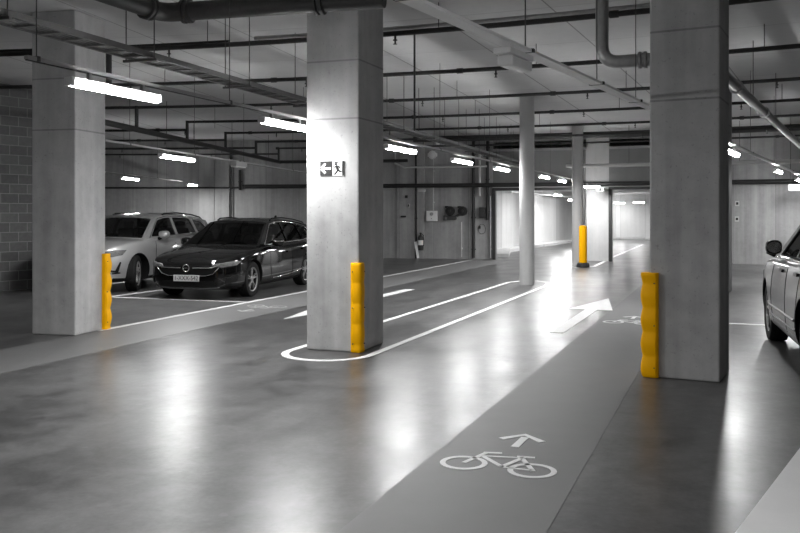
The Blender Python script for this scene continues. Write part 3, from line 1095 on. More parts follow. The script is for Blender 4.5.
root, z, Y = wall_item('wall_cabinet', 432.5, 216, 'white square cabinet with a round dial on the back wall', 'cabinet')
MB().box((0, -.09, 0), (.37, .17, .36)).obj('body', M['whitebox'], root, bevel=.008)
MB().box((0, -.178, 0), (.33, .006, .32)).obj('door', M['whitebox'], root)
MB().lathe([(.0001, .02), (.055, .02), (.065, 0), (.065, -.005)], 20, Matrix.Translation((.0, -.182, .07)) @ Matrix.Rotation(R(90), 4, 'X')).obj('dial', M['greymetal'], root, smooth=30)
MB().lathe([(.0001, .015), (.018, .015), (.018, 0)], 12, Matrix.Translation((.0, -.182, -.09)) @ Matrix.Rotation(R(90), 4, 'X')).obj('knob', M['greymetal'], root, smooth=30)
for px, lab in ((450.5, 'larger black wall meter right of the white cabinet'), (463, 'second black wall meter nearer the dark pipe')):
    root, z, Y = wall_item('wall_meter', px, 211, lab, 'meter')
    MB().lathe([(.16, 0), (.17, .10), (.15, .16), (.0001, .17)], 22, Matrix.Rotation(R(90), 4, 'X')).obj('housing', M['black'], root, smooth=30)
    MB().lathe([(.05, 0), (.05, .03), (.0001, .035)], 14, Matrix.Translation((0, -.165, 0)) @ Matrix.Rotation(R(90), 4, 'X')).obj('spindle', M['dark'], root, smooth=30)
    MB().box((-.11, -.08, .14), (.12, .12, .07)).obj('lug', M['black'], root, bevel=.01)
root, z, Y = wall_item('pipe_manifold', 452, 217, 'grey pipe fitting below the two black meters', 'pipe')
MB().tube([(-.26, -.08, -.12), (-.26, -.08, .03), (.1, -.08, .0), (.30, -.08, .10)], .04, 10).obj('pipe_run', M['tray'], root, smooth=50)
MB().box((.02, -.09, -.03), (.34, .14, .12)).obj('block', M['tray'], root, bevel=.02)
root, z, Y = wall_item('fire_extinguisher', 421.3, 241.5, 'dark fire extinguisher with pale label hung on the back wall', 'fire extinguisher', r=RW - .11)
MB().lathe([(.0001, -.30), (.085, -.30), (.095, -.27), (.095, .14), (.07, .21), (.03, .235), (.03, .27), (.0001, .27)], 24, Matrix.Translation((0, -.12, 0))).obj('bottle', M['dark'], root, smooth=35)
MB().box((0, -.12, .29), (.05, .14, .05)).obj('valve', M['black'], root, bevel=.008)
MB().tube([(.03, -.14, .28), (.11, -.15, .22), (.125, -.15, .0), (.115, -.15, -.15)], .014, 8).obj('hose', M['black'], root, smooth=50)
MB().lathe([(.0965, -.12), (.0965, .05)], 24, Matrix.Translation((0, -.12, 0))).obj('label', M['whitebox'], root, smooth=40)
MB().box((0, -.012, .02), (.10, .025, .30)).obj('bracket', M['greymetal'], root)
root, z, Y = wall_item('wall_sign', 422, 190.5, 'small pale blank plate high on the wall above the extinguisher', 'sign', r=RW - .11)
MB().box((0, -.015, 0), (.29, .02, .09)).obj('plate', M['palemetal'], root, bevel=.004)
a_, Y = ray_arc(415.8, RW - .75)
root = thing('leaning_board', 'pale board leaning on the wall beside the extinguisher', 'board', pol(RW - .52, ray_arc(417.8, RW - .52)[0], 0), -R(a_))
MB().box((-.075, .19, .31), (.09, .025, .66), M=Matrix.Rotation(R(-30), 3, 'X') @ Matrix.Rotation(R(-14), 3, 'Y')).obj('board', M['whitebox'], root)
root, z, Y = wall_item('alarm_siren', 432.5, 155, 'round white siren on the back wall above the white cabinet', 'siren')
MB().lathe([(.15, 0), (.15, .05), (.13, .10), (.07, .12), (.0001, .125)], 24, Matrix.Rotation(R(90), 4, 'X')).obj('housing', M['whitebox'], root, smooth=30)
MB().box((0, -.02, .0), (.34, .03, .12)).obj('bracket', M['whitebox'], root)
root, z, Y = wall_item('smoke_detector', 438, 144, 'small white detector near the ceiling left of the lamps', 'detector')
MB().box((0, -.06, .02), (.12, .12, .09)).obj('housing', M['whitebox'], root, bevel=.02)
root, z, Y = wall_item('wall_box', 483.2, 212.5, 'black box on the wall beside the left opening', 'box')
MB().box((0, -.08, 0), (.22, .15, .36)).obj('housing', M['black'], root, bevel=.01)
MB().box((.0, -.158, 0), (.18, .008, .31)).obj('door', M['dark'], root)
root, z, Y = wall_item('cable_loop', 482.5, 229, 'loop of thin cable hanging under the black wall box', 'cable')
MB().tube([(.13 * math.cos(t) - .02, -.02, .17 * math.sin(t)) for t in [2 * math.pi * i / 24 for i in range(24)]], .008, 6, closed=True).obj('coil', M['black'], root, smooth=60)
MB().box((-.10, -.03, .06), (.07, .05, .10)).obj('hook', M['dark'], root)
for (px, py, w_, h_, lab) in ((406.5, 196.7, .10, .10, 'small dark box on the wall right of the central column'), (409, 205.5, .06, .12, 'small pale switch below the small dark box'),
                              (403.5, 216.5, .20, .06, 'small dark bracket on the wall beside the central column')):
    root, z, Y = wall_item('junction_box', px, py, lab, 'box', r=RW - .11)
    MB().box((0, -.03, 0), (w_, .05, h_)).obj('housing', M['dark' if w_ != .06 else 'palemetal'], root, bevel=.006)
    MB().box((0, -.058, 0), (w_ * .7, .006, h_ * .7)).obj('cover', M['black'], root)
for (px, py, lab) in ((737.3, 203.5, 'upper small plate on the wall right of the right column'), (737.0, 219, 'lower small plate on the wall right of the right column')):
    root, z, Y = wall_item('wall_plate', px, py, lab, 'sign')
    MB().box((0, -.015, 0), (.12, .02, .16)).obj('plate', M['palemetal'], root, bevel=.004)
    MB().box((0, -.028, 0), (.07, .006, .08)).obj('symbol', M['black'], root)
p = at(797, 187.5, 2.35)
root = thing('hanging_panel', 'pale blank panel hanging under the far right lamp', 'sign', p, -R(28))
MB().box((0, 0, 0), (.45, .03, .17)).obj('plate', M['palemetal'], root)
for s in (-.18, .18):
    MB().tube([(s, 0, .08), (s, 0, CEIL - p.z)], .006, 6).obj('suspension_rod', M['dark'], root)


# gate frames at the two openings
def gate_frame(a0, a1, label):
    p, q = pol(RW - .04, a0), pol(RW - .04, a1)
    d = q - p
    root = thing('gate_frame', label, 'gate frame', (p + q) / 2, math.atan2(d.y, d.x))
    L = d.length
    for s in (-1, 1):
        MB().box((s * (L / 2 - .06), -.06, 1.22), (.10, .14, 2.44)).obj('post', M['dark'], root, bevel=.008)
        MB().box((s * (L / 2 - .13), -.06, 1.2), (.03, .07, 2.40)).obj('guide', M['greymetal'], root)
    MB().box((0, -.05, 2.41), (L - .02, .12, .09)).obj('header', M['dark'], root, bevel=.008)
    MB().box((0, -.03, 2.50), (L - .02, .16, .06)).obj('rail', M['palemetal'], root)
    return root


gate_frame(aL, aP0, 'dark steel frame of the left opening into the bright passage')
gate_frame(aP1, aR, 'dark steel frame of the right opening beside the right column')

#CARS
# ------------------------------------------------------------------ cars
def lerp_table(tab, x, k):
    tab = sorted(tab)
    if x <= tab[0][0]: return tab[0][k]
    for a_, b_ in zip(tab, tab[1:]):
        if a_[0] <= x <= b_[0]:
            t = (x - a_[0]) / (b_[0] - a_[0])
            return a_[k] * (1 - t) + b_[k] * t
    return tab[-1][k]


def raw_object(me):
    o = bpy.data.objects.new('tmp', me); COL.objects.link(o)
    return o


def evaluated(o, name):
    dg = bpy.context.evaluated_depsgraph_get()
    dg.update()
    me = bpy.data.meshes.new_from_object(o.evaluated_get(dg))
    me.name = name
    return me


def car_body(P):
    rows = []
    for (x, hw, zl, zs, zc) in P['stations']:
        h = zs - zl
        half = [(0, zl), (.78 * hw, zl), (.93 * hw, zl + .05), (.985 * hw, zl + .16), (hw, zl + .42 * h), (hw * .998, zl + .62 * h),
                (hw * .985, zl + .80 * h), (hw * .955, zs - .02), (hw * .90, zs + .004), (hw * .70, zs + .55 * (zc - zs)), (hw * .38, zs + .9 * (zc - zs)), (0, zc)]
        ring = [Vector((x, y, z)) for y, z in half] + [Vector((x, -y, z)) for y, z in half[-2:0:-1]]
        rows.append(ring)
    n, m = len(rows), len(rows[0])
    mb = MB()
    vs = [p for r_ in rows for p in r_]
    fs = [(i * m + j, i * m + (j + 1) % m, (i + 1) * m + (j + 1) % m, (i + 1) * m + j) for i in range(n - 1) for j in range(m)]
    half = (m // 2)
    for base in (0, (n - 1) * m):                  # close nose and tail with quads
        for j in range(half):
            a_, b_ = j, j + 1
            c_, d_ = (m - b_) % m, (m - a_) % m
            q = []
            for i in (a_, b_, c_, d_):
                if base + i not in q: q.append(base + i)
            if len(q) >= 3: fs.append(q)
    mb.add(vs, fs)
    me = mb.mesh('body', [M[P['paint']], M['trim']])
    bm = bmesh.new(); bm.from_mesh(me)
    bmesh.ops.recalc_face_normals(bm, faces=bm.faces)
    bm.to_mesh(me); bm.free()
    o = raw_object(me)
    s = o.modifiers.new('s', 'SUBSURF'); s.levels = 2; s.render_levels = 2
    whole = evaluated(o, 'body_whole')
    # wheel wells
    cut = MB()
    for x in (P['xf'], P['xr']):
        for sgn in (-1, 1):
            rot = Matrix.Translation((x, sgn * (P['hw'] - .30), P['tr'] + .01)) @ Matrix.Rotation(R(-90 * sgn), 4, 'X')
            cut.lathe([(P['tr'] + .045, 0), (P['tr'] + .045, .6)], 40, rot)
    cm = cut.mesh('cut', M['trim'])
    bm = bmesh.new(); bm.from_mesh(cm); bmesh.ops.recalc_face_normals(bm, faces=bm.faces); bm.to_mesh(cm); bm.free()
    c = raw_object(cm)
    b = o.modifiers.new('b', 'BOOLEAN'); b.operation = 'DIFFERENCE'; b.object = c; b.solver = 'EXACT'
    me2 = evaluated(o, 'body')
    bpy.data.objects.remove(o); bpy.data.objects.remove(c)
    me2.materials.clear()
    me2.materials.append(M[P['paint']]); me2.materials.append(M['trim'])
    for p in me2.polygons:
        p.use_smooth = True
        ce = p.center
        dark = False
        for x in (P['xf'], P['xr']):
            d = math.hypot(ce.x - x, ce.z - P['tr'] - .01)
            if d < P['tr'] + .047 and abs(ce.y) < P['hw'] - .005 and (abs(d - P['tr'] - .045) < .012 or abs(ce.y) < P['hw'] - .28):
                dark = True
        if p.normal.z < -.6 and ce.z < .4: dark = True
        if p.normal.z > .7 and P['deck'][0] < ce.x < P['deck'][1] and abs(ce.y) < P['hw'] * .9: dark = True
        if P.get('cladding') and ce.z < P['cladding'] and abs(p.normal.z) < .9: dark = True
        p.material_index = 1 if dark else 0
    me2.set_sharp_from_angle(angle=R(38))
    return me2, whole


class Shell:
    """projects flat outlines onto the car body"""
    def __init__(self, me):
        bm = bmesh.new(); bm.from_mesh(me)
        self.bvh = BVHTree.FromBMesh(bm); bm.free()

    def hit(self, p, d):
        r_ = self.bvh.ray_cast(Vector(p), Vector(d).normalized())
        return r_[0], r_[1]

    def panel(self, poly, frame, th, lift=.002, maxlen=.05):
        """poly in (u, v) of frame = (origin, u axis, v axis, direction of the ray)"""
        o_, U, V, D = [Vector(q) for q in frame]
        bm = bmesh.new()
        vs = [bm.verts.new((p[0], p[1], 0)) for p in poly]
        tris = tessellate_polygon([[Vector((p[0], p[1], 0)) for p in poly]])
        for t in tris:
            try: bm.faces.new([vs[i] for i in t])
            except Exception: pass
        for _ in range(6):
            ed = [e for e in bm.edges if e.calc_length() > maxlen]
            if not ed: break
            bmesh.ops.subdivide_edges(bm, edges=ed, cuts=1)
            bmesh.ops.triangulate(bm, faces=bm.faces)
        dn = D.normalized()
        last = None
        for v in bm.verts:
            p = o_ + U * v.co.x + V * v.co.y
            h, n = self.hit(p, D)
            if h is None:
                h = last if last is not None else p + dn * 3
                h = p + dn * ((h - p).dot(dn))
            else:
                last = h
            v.co = h - dn * lift
        bmesh.ops.recalc_face_normals(bm, faces=bm.faces)
        if bm.faces and sum((f.normal.dot(dn) * f.calc_area() for f in bm.faces)) > 0:
            bmesh.ops.reverse_faces(bm, faces=bm.faces)
        ext = bmesh.ops.extrude_face_region(bm, geom=list(bm.faces))
        for g in ext['geom']:
            if isinstance(g, bmesh.types.BMVert): g.co -= dn * th
        bmesh.ops.recalc_face_normals(bm, faces=bm.faces)
        mb = MB()
        bm.verts.index_update()
        mb.add([v.co.copy() for v in bm.verts], [[v.index for v in f.verts] for f in bm.faces])
        bm.free()
        return mb

    def line(self, pts, frame, rad, lift=0.0, seg=6, step=.06):
        o_, U, V, D = [Vector(q) for q in frame]
        dn = D.normalized()
        out = []
        for a_, b_ in zip(pts, pts[1:]):
            n = max(1, int(math.hypot(b_[0] - a_[0], b_[1] - a_[1]) / step))
            for i in range(n):
                t = i / n
                out.append((a_[0] + (b_[0] - a_[0]) * t, a_[1] + (b_[1] - a_[1]) * t))
        out.append(pts[-1])
        P3 = []
        for q in out:
            h, n = self.hit(o_ + U * q[0] + V * q[1], D)
            if h is not None: P3.append(h - dn * lift)
        mb = MB()
        if len(P3) > 1: mb.tube(P3, rad, seg)
        return mb


def build_wheel(P, root, x, sgn, steer, first):
    tr, tw = P['tr'], .225
    e = bpy.data.objects.new('wheel', None); COL.objects.link(e); e.parent = root
    e.location = (x, sgn * (P['hw'] - .03 - tw / 2), tr)
    e.rotation_euler = (0, 0, steer + (0 if sgn > 0 else math.pi))
    if first is not None:
        for ch in children(first):
            c = ch.copy(); COL.objects.link(c); c.parent = e
        return e
    rr = tr * .69
    rx = Matrix.Rotation(R(-90), 4, 'X')             # local Z of the lathe -> +Y (outward)
    h = tw / 2
    MB().lathe([(rr, -h * .9), (tr * .86, -h), (tr * .965, -h * .93), (tr, -h * .72), (tr, -h * .3), (tr * .985, -h * .27), (tr * .985, -h * .2), (tr, -h * .17), (tr, h * .17), (tr * .985, h * .2),
                (tr * .985, h * .27), (tr, h * .3), (tr, h * .72), (tr * .965, h * .93), (tr * .86, h), (rr, h * .9)], 48, rx, closed=True).obj('tyre', M['tyre'], e, smooth=35)
    MB().lathe([(rr + .004, -h * .85), (rr - .02, -h * .8), (rr - .03, h * .5), (rr - .012, h * .8), (rr + .006, h * .88), (rr + .006, h * .7)], 48, rx, cap=False).obj('rim', M['trim'], e, smooth=35)
    MB().lathe([(.0001, -.02), (rr - .02, -.02), (rr - .02, -.03), (.0001, -.03)], 32, rx).obj('brake_disc', M['trim'], e, smooth=35)
    MB().lathe([(rr - .022, h * .70), (rr - .014, h * .82), (rr + .006, h * .90), (rr + .006, h * .72)], 48, rx, cap=False).obj('rim_lip', M[P['rim']], e, smooth=35)
    for k in range(5):
        mb = MB()
        for dlt in (-.17, .17):
            a_ = 2 * math.pi * k / 5 + math.pi / 2
            d0 = Vector((math.cos(a_ + dlt * .5), 0, math.sin(a_ + dlt * .5))) * .05
            d1 = Vector((math.cos(a_ + dlt), 0, math.sin(a_ + dlt))) * (rr - .015)
            mid = (d0 + d1) / 2; dd_ = d1 - d0
            rotm = Matrix.Rotation(-math.atan2(dd_.z, dd_.x), 3, 'Y')
            mb.box(mid + Vector((0, h * .62, 0)), (dd_.length, .035, .020), M=rotm)
        mb.obj('spoke', M[P['rim']], e, bevel=.005)
    MB().lathe([(.065, h * .45), (.065, h * .74), (.05, h * .80), (.0001, h * .80)], 20, rx).obj('hub', M[P['rim']], e, smooth=35)
    return e


def tess_panel(outer, holes, fn):
    loops = [[Vector((p[0], p[1], 0)) for p in outer]] + [[Vector((p[0], p[1], 0)) for p in h] for h in holes]
    tris = tessellate_polygon(loops)
    flat = [p for lp in loops for p in lp]
    return [fn(p.x, p.y) for p in flat], [tuple(t) for t in tris]


def dense(poly, step=.08, closed=True):
    out = []
    n = len(poly)
    for i in range(n if closed else n - 1):
        a_, b_ = poly[i], poly[(i + 1) % n]
        k = max(1, int(math.hypot(b_[0] - a_[0], b_[1] - a_[1]) / step))
        out += [(a_[0] + (b_[0] - a_[0]) * j / k, a_[1] + (b_[1] - a_[1]) * j / k) for j in range(k)]
    if not closed: out.append(poly[-1])
    return out


def round_poly(poly, r, n=4):
    out = []
    m = len(poly)
    for i in range(m):
        p, a_, b_ = Vector(poly[i]), Vector(poly[i - 1]), Vector(poly[(i + 1) % m])
        d1, d2 = (a_ - p), (b_ - p)
        rr = min(r, d1.length * .45, d2.length * .45)
        q1, q2 = p + d1.normalized() * rr, p + d2.normalized() * rr
        for k in range(n + 1):
            t = k / n
            out.append(tuple(q1.lerp(p, t).lerp(p.lerp(q2, t), t)))
    return out


def make_car(P, loc, rz, label, steer=0.0):
    root = thing('car', label, 'car', loc, rz)
    body, whole = car_body(P)
    ob = bpy.data.objects.new('body', body); COL.objects.link(ob); ob.parent = root
    sh = Shell(whole)
    hw = P['hw']
    wtab = [(s[0], s[1]) for s in P['stations']]
    zb0 = P['zb']

    def yside(x, z):
        wloc = min(lerp_table(wtab, x, 1), hw)
        return wloc * .905 - max(0, z - zb0) * P['tumble'] - .02 * max(0, z - zb0) ** 2

    # roof line
    outline = P['outline']
    nb = P['nbelt']                                  # outline: first nb points are the belt (front to rear), the rest the roof from rear to front
    roofline = outline[nb:][::-1]
    wins = [round_poly(w_, .045) for w_ in P['windows']]
    frame_mb = MB()
    dn = dense(outline, .12)
    for sgn in (1, -1):
        vs, fs = tess_panel(dn, wins, lambda x, z: Vector((x, sgn * yside(x, z), z)))
        frame_mb.add(vs, fs)
        # depth of the frame
        for loop in wins:
            lp = [Vector((x, sgn * yside(x, z), z)) for x, z in loop]
            ln = [p - Vector((0, sgn * .05, 0)) for p in lp]
            k = len(lp)
            frame_mb.add(lp + ln, [(i, (i + 1) % k, k + (i + 1) % k, k + i) for i in range(k)])
    crown, U = P['crown'], [-1, -.985, -.94, -.8, -.55, -.28, 0, .28, .55, .8, .94, .985, 1]

    def cross(x, z, bulge, cr):
        ye = yside(x, z)
        return [Vector((x + bulge * (1 - u * u), u * ye, z + cr * (1 - abs(u) ** 2.6))) for u in U]
    rl = dense(roofline, .12, False)
    rows = []
    L_ = len(rl)
    for i, (x, z) in enumerate(rl):
        t = i / (L_ - 1)
        bf = P['bulge_f'][1] * max(0, 1 - t / .12) - P['bulge_r'][1] * max(0, 1 - (1 - t) / .12)
        rows.append(cross(x, z, bf, crown * (1.0 if .05 < t < .95 else .8)))
    frame_mb.grid(rows)
    # windscreen and rear screen frames
    panes = []
    for (base, topp, b0, b1, zc_, nm) in ((outline[0], roofline[0], P['bulge_f'][0], P['bulge_f'][1], .025, 'windscreen'),
                                        (outline[nb - 1], roofline[-1], -P['bulge_r'][0], -P['bulge_r'][1], .02, 'rear_screen')):
        N = 12
        rr = []
        for i in range(N + 1):
            t = i / N
            x = base[0] + (topp[0] - base[0]) * t
            z = base[1] + (topp[1] - base[1]) * t
            bow = math.sin(math.pi * t) * .025 * (1 if b0 > 0 else -1)
            rr.append(cross(x + 0, z, b0 + (b1 - b0) * t + bow, zc_ * (1 - t) + crown * .8 * t))
        # columns 0..2 and 10..12 belong to the frame, as do the first and last rows
        frame_mb.grid([q[:3] for q in rr]); frame_mb.grid([q[-3:] for q in rr])
        frame_mb.grid([q[2:-2] for q in rr[:2]]); frame_mb.grid([q[2:-2] for q in rr[-2:]])
        panes.append((nm, MB().grid([q[2:-2] for q in rr[1:-1]])))
    fo = frame_mb.obj('roof', M[P['paint']], root, smooth=35)
    for nm, mb in panes:
        mb.obj(nm, M[P['glass']], root, smooth=60)
    for sgn in (1, -1):
        for w_ in wins:
            vs, fs = tess_panel(w_, [], lambda x, z: Vector((x, sgn * (yside(x, z) - .018), z)))
            MB().add(vs, fs).obj('side_window', M['darkglass'], root)
        if P.get('chrome'):
            pts = [Vector((x, sgn * (yside(x, z) + .004), z)) for x, z in dense(P['chrome'], .06, False)]
            MB().tube(pts, P.get('chrome_r', .010), 6).obj('window_trim', M['chrome'], root, smooth=60)
        if P.get('rails'):
            pts = [Vector((x, sgn * (yside(x, z) - .03), z + dz)) for x, z, dz in P['rails']]
            MB().tube(pts, .016, 8).obj('roof_rail', M['trim'], root, smooth=60)
        # mirror
        mx, mz = P['mirror']
        my = hw + P.get('mirror_out', .085)
        mt = Matrix.Translation((mx, sgn * my, mz))
        rows = []
        for (dx, s) in ((-.055, .0), (-.055, .90), (-.02, 1.0), (.03, .95), (.07, .72), (.09, .40), (.095, 0)):
            rows.append([mt @ Vector((dx, sgn * s * P.get('mirror_w', .125) * math.copysign(abs(math.cos(t)) ** .7, math.cos(t)), s * .085 * math.copysign(abs(math.sin(t)) ** .7, math.sin(t)))) for t in [2 * math.pi * k / 20 for k in range(21)]])
        mo = MB().grid(rows).obj('wing_mirror', M[P['mirrorpaint']], root, smooth=45, fixn=True)
        MB().lathe([(.0001, 0), (1, 0), (1, .006), (.0001, .006)], 20, mt @ Matrix.Translation((-.0585, 0, 0)) @ Matrix.Rotation(R(90), 4, 'Y') @ Matrix.Diagonal((.066, P.get('mirror_w', .125) * .84, 1, 1))).obj('mirror_glass', M['chrome'], mo)
        MB().tube([(mx + .03, sgn * (hw - .03), mz - .09), (mx + .02, sgn * (hw + .06), mz - .05)], [.035, .03], 8).obj('stalk', M['trim'], mo, smooth=50)
    # interior
    zb = P['zb']
    for (x, ys) in ((P['seat'], (-.36, .36)), (P['seat'] - .85, (-.45, 0, .45))):
        for y in ys:
            s = MB().box((x - .04, y, zb + .03), (.12, .46, .34), M=Matrix.Rotation(R(-12), 3, 'Y')).obj('seat', M['seatcloth'], root, bevel=.04)
            MB().box((x - .10, y, zb + .27), (.09, .26, .17), M=Matrix.Rotation(R(-8), 3, 'Y')).obj('headrest', M['headrest'], s, bevel=.035)
    MB().box((P['seat'] + .95, 0, zb + .005), (.45, hw * 1.5, .07)).obj('dashboard', M['trim'], root, bevel=.03)
    mt = Matrix.Translation((P['seat'] + .60, .36, zb + .06)) @ Matrix.Rotation(R(-65), 4, 'Y')
    MB().tube([mt @ Vector((.18 * math.cos(t), .18 * math.sin(t), 0)) for t in [2 * math.pi * k / 24 for k in range(24)]], .014, 6, closed=True).obj('steering_wheel', M['trim'], root, smooth=60)
    # wheels
    first = None
    for x, sg, stv in ((P['xf'], 1, steer), (P['xf'], -1, steer), (P['xr'], 1, 0), (P['xr'], -1, 0)):
        wv = build_wheel(P, root, x, sg, stv, first)
        first = first or wv
    front = ((4, 0, 0), (0, 1, 0), (0, 0, 1), (-1, 0, 0))
    leftf = ((0, 4, 0), (1, 0, 0), (0, 0, 1), (0, -1, 0))
    rightf = ((0, -4, 0), (1, 0, 0), (0, 0, 1), (0, 1, 0))
    # door seams, handles, sill line
    for fr_, sgn in ((leftf, 1), (rightf, -1)):
        for ln in P['seams']:
            mb = sh.line(ln, fr_, .006, -.001)
            if mb.v: mb.obj('door_seam', M['trim'], root)
        for (hx, hz) in P['handles']:
            mb = sh.panel([(hx - .10, hz - .014), (hx + .10, hz - .014), (hx + .10, hz + .016), (hx - .10, hz + .016)], fr_, .028)
            mb.obj('door_handle', M[P['handlemat']], root, bevel=.004)
        for (nm, mat, ln, rad) in P.get('sidelines', ()):
            mb = sh.line(ln, fr_, rad, .001)
            if mb.v: mb.obj(nm, M[mat], root, smooth=60)
    # front end
    for (nm, mat, poly, th, both) in P['front']:
        for sgn in ((1, -1) if both else (1,)):
            pl_ = [(p[0] * sgn, p[1]) for p in poly]
            if both == 2:                            # wraps round the corner: aim from the front corner
                dv_ = Vector((-.82, -.57 * sgn, 0)).normalized()
                uv_ = Vector((-dv_.y, dv_.x, 0)) * -1
                uv_ = Vector((-.57 * sgn * -1, .82, 0)) if False else Vector((dv_.y, -dv_.x, 0))
                cx_, cy_ = P['corner'][0], P['corner'][1] * sgn
                fr_ = (Vector((cx_, cy_, 0)) - dv_ * 3, uv_ * (1 if uv_.y > 0 else -1), (0, 0, 1), dv_)
            else:
                fr_ = front
            mb = sh.panel(pl_, fr_, th, maxlen=.045)
            mb.obj(nm, M[mat], root, smooth=30)
    for (nm, mat, ln, rad) in P.get('frontlines', ()):
        mb = sh.line(ln, front, rad, .004, step=.04)
        if mb.v: mb.obj(nm, M[mat], root, smooth=60)
    # plate
    if P.get('plate'):
        zp, txt = P['plate']
        h_, n_ = sh.hit((4, 0, zp), (-1, 0, 0))
        xp = max(h_.x, sh.hit((4, .24, zp), (-1, 0, 0))[0].x) + .018
        pl = MB().box((xp, 0, zp), (.012, .52, .115)).obj('number_plate', M['plate'], root, bevel=.003)
        fc = bpy.data.curves.new('plate_text', 'FONT')
        fc.body = txt; fc.size = .115; fc.align_x = 'CENTER'; fc.align_y = 'CENTER'; fc.extrude = .001
        to = bpy.data.objects.new('tmp', fc); COL.objects.link(to)
        me = evaluated(to, 'plate_text'); bpy.data.objects.remove(to)
        me.materials.clear(); me.materials.append(M['plateink'])
        wid = max(v.co.x for v in me.vertices) - min(v.co.x for v in me.vertices)
        k = .46 / wid
        to = bpy.data.objects.new('plate_text', me); COL.objects.link(to); to.parent = pl
        to.matrix_local = Matrix.Translation((xp + .0075, 0, zp)) @ Matrix(((0, 0, 1, 0), (1, 0, 0, 0), (0, 1, 0, 0), (0, 0, 0, 1))) @ Matrix.Diagonal((k, 1.0, 1, 1))
    if P.get('badge'):
        zp, rad = P['badge']
        h_, n_ = sh.hit((4, 0, zp), (-1, 0, 0))
        xp = h_.x + .03
        bo = MB().tube([(xp, rad * math.cos(t), zp + rad * math.sin(t)) for t in [2 * math.pi * k / 28 for k in range(28)]], .010, 8, closed=True).obj('badge', M['chrome'], root, smooth=60)
        bolt = [(-1.75, .12), (.30, .12), (.12, .26), (1.0, -.05), (1.75, -.12), (-.30, -.12), (-.12, -.26), (-1.0, .05)]
        bolt = [(-1.0, -.02), (.28, .20), (.22, .06), (1.0, .02), (-.28, -.20), (-.22, -.06)]
        mb = MB()
        vs = [(xp - .006, p[0] * rad, zp + p[1] * rad) for p in bolt] + [(xp + .008, p[0] * rad, zp + p[1] * rad) for p in bolt]
        n = len(bolt)
        mb.add(vs, [tuple(range(n)), tuple(range(n, 2 * n))[::-1]] + [(i, (i + 1) % n, n + (i + 1) % n, n + i) for i in range(n)])
        mb.obj('emblem', M['chrome'], bo)
    # aerial fin
    fx = P['fin']
    zf = max(z for x, z in roofline) + crown * .6
    mb = MB()
    pl_ = [(fx, zf - .03), (fx - .16, zf - .04), (fx - .15, zf + .055), (fx - .11, zf + .06)]
    mb.add([(x, -.014, z) for x, z in pl_] + [(x, .014, z) for x, z in pl_], [(0, 1, 2, 3), (7, 6, 5, 4), (0, 4, 5, 1), (1, 5, 6, 2), (2, 6, 7, 3), (3, 7, 4, 0)])
    mb.obj('roof_fin', M[P['paint']], root, bevel=.005)
    return root


ESTATE = dict(
    paint='blackpaint', rim='rimdark', glass='darkglass', mirrorpaint='blackpaint', hw=.93, tr=.335, xf=1.545, xr=-1.285, zb=.95, tumble=.44, crown=.05,
    stations=[(2.49, .50, .26, .60, .64), (2.44, .68, .21, .68, .72), (2.30, .83, .18, .745, .80), (2.05, .905, .16, .81, .875), (1.55, .93, .155, .885, .945),
              (1.10, .93, .155, .93, .995), (.85, .93, .155, .95, .97), (.0, .93, .155, .965, .955), (-1.0, .93, .155, .985, .97), (-1.8, .915, .18, 1.0, .98),
              (-2.3, .86, .25, .99, .97), (-2.44, .77, .32, .93, .94), (-2.49, .60, .40, .83, .85)],
    deck=(-2.2, .95), nbelt=4,
    outline=[(1.18, .925), (.3, .95), (-1.2, .975), (-2.30, .985), (-2.08, 1.315), (-1.7, 1.375), (-1.1, 1.43), (-.5, 1.455), (0.0, 1.445), (.32, 1.405)],
    windows=[[(.80, .985), (.24, 1.345), (-.05, 1.385), (-.34, 1.395), (-.34, 1.005)], [(-.42, 1.01), (-.42, 1.395), (-.95, 1.375), (-1.18, 1.345), (-1.28, 1.03)],
             [(-1.38, 1.04), (-1.29, 1.335), (-1.7, 1.28), (-2.05, 1.08)]],
    chrome=[(.88, .965), (.24, 1.372), (-.1, 1.41), (-.5, 1.42), (-1.1, 1.385), (-1.7, 1.31), (-2.12, 1.08), (-1.3, 1.01), (.86, .965)], chrome_r=.013,
    rails=[(.05, 1.44, .01), (-.05, 1.447, .04), (-.6, 1.455, .045), (-1.2, 1.42, .045), (-1.75, 1.365, .035), (-1.85, 1.35, .0)],
    bulge_f=(.20, .12), bulge_r=(.10, .10), mirror=(.62, 1.01), seat=-.15, fin=-1.55,
    seams=[[(.72, .96), (.78, .60), (.70, .25)], [(-.38, .99), (-.40, .25)], [(-1.22, 1.0), (-1.02, .62), (-.92, .40)], [(.72, .27), (-.92, .27)]],
    handles=[(-.20, .80), (-1.08, .83)], handlemat='blackpaint',
    sidelines=[('sill_trim', 'chrome', [(.62, .30), (-.3, .33), (-1.0, .40)], .009)],
    corner=(2.25, .62),
    front=[('grille', 'trim', [(-.58, .64), (-.62, .60), (-.52, .49), (-.40, .455), (.40, .455), (.52, .49), (.62, .60), (.58, .64)], .004, 0),
           ('lower_grille', 'trim', [(-.60, .24), (-.50, .36), (.50, .36), (.60, .24)], .006, 0),
           ('headlight', 'lens', [(-.24, .625), (-.06, .605), (.24, .64), (.33, .70), (.15, .715), (-.2, .665)], .012, 2),
           ('fog_light', 'trim', [(.0, .30), (.24, .34), (.27, .46), (.02, .40)], .008, 2)],
    frontlines=[('grille_bar', 'chrome', [(-.64, .655), (-.5, .60), (-.12, .592)], .012), ('grille_bar', 'chrome', [(.64, .655), (.5, .60), (.12, .592)], .012),
                ('grille_rim', 'chrome', [(-.62, .60), (-.52, .49), (-.38, .45), (.38, .45), (.52, .49), (.62, .60)], .007),
                ('bumper_lip', 'chrome', [(-.62, .235), (-.3, .215), (.3, .215), (.62, .235)], .006)],
    plate=(.405, '1-XXX-542'), badge=(.592, .062),
)
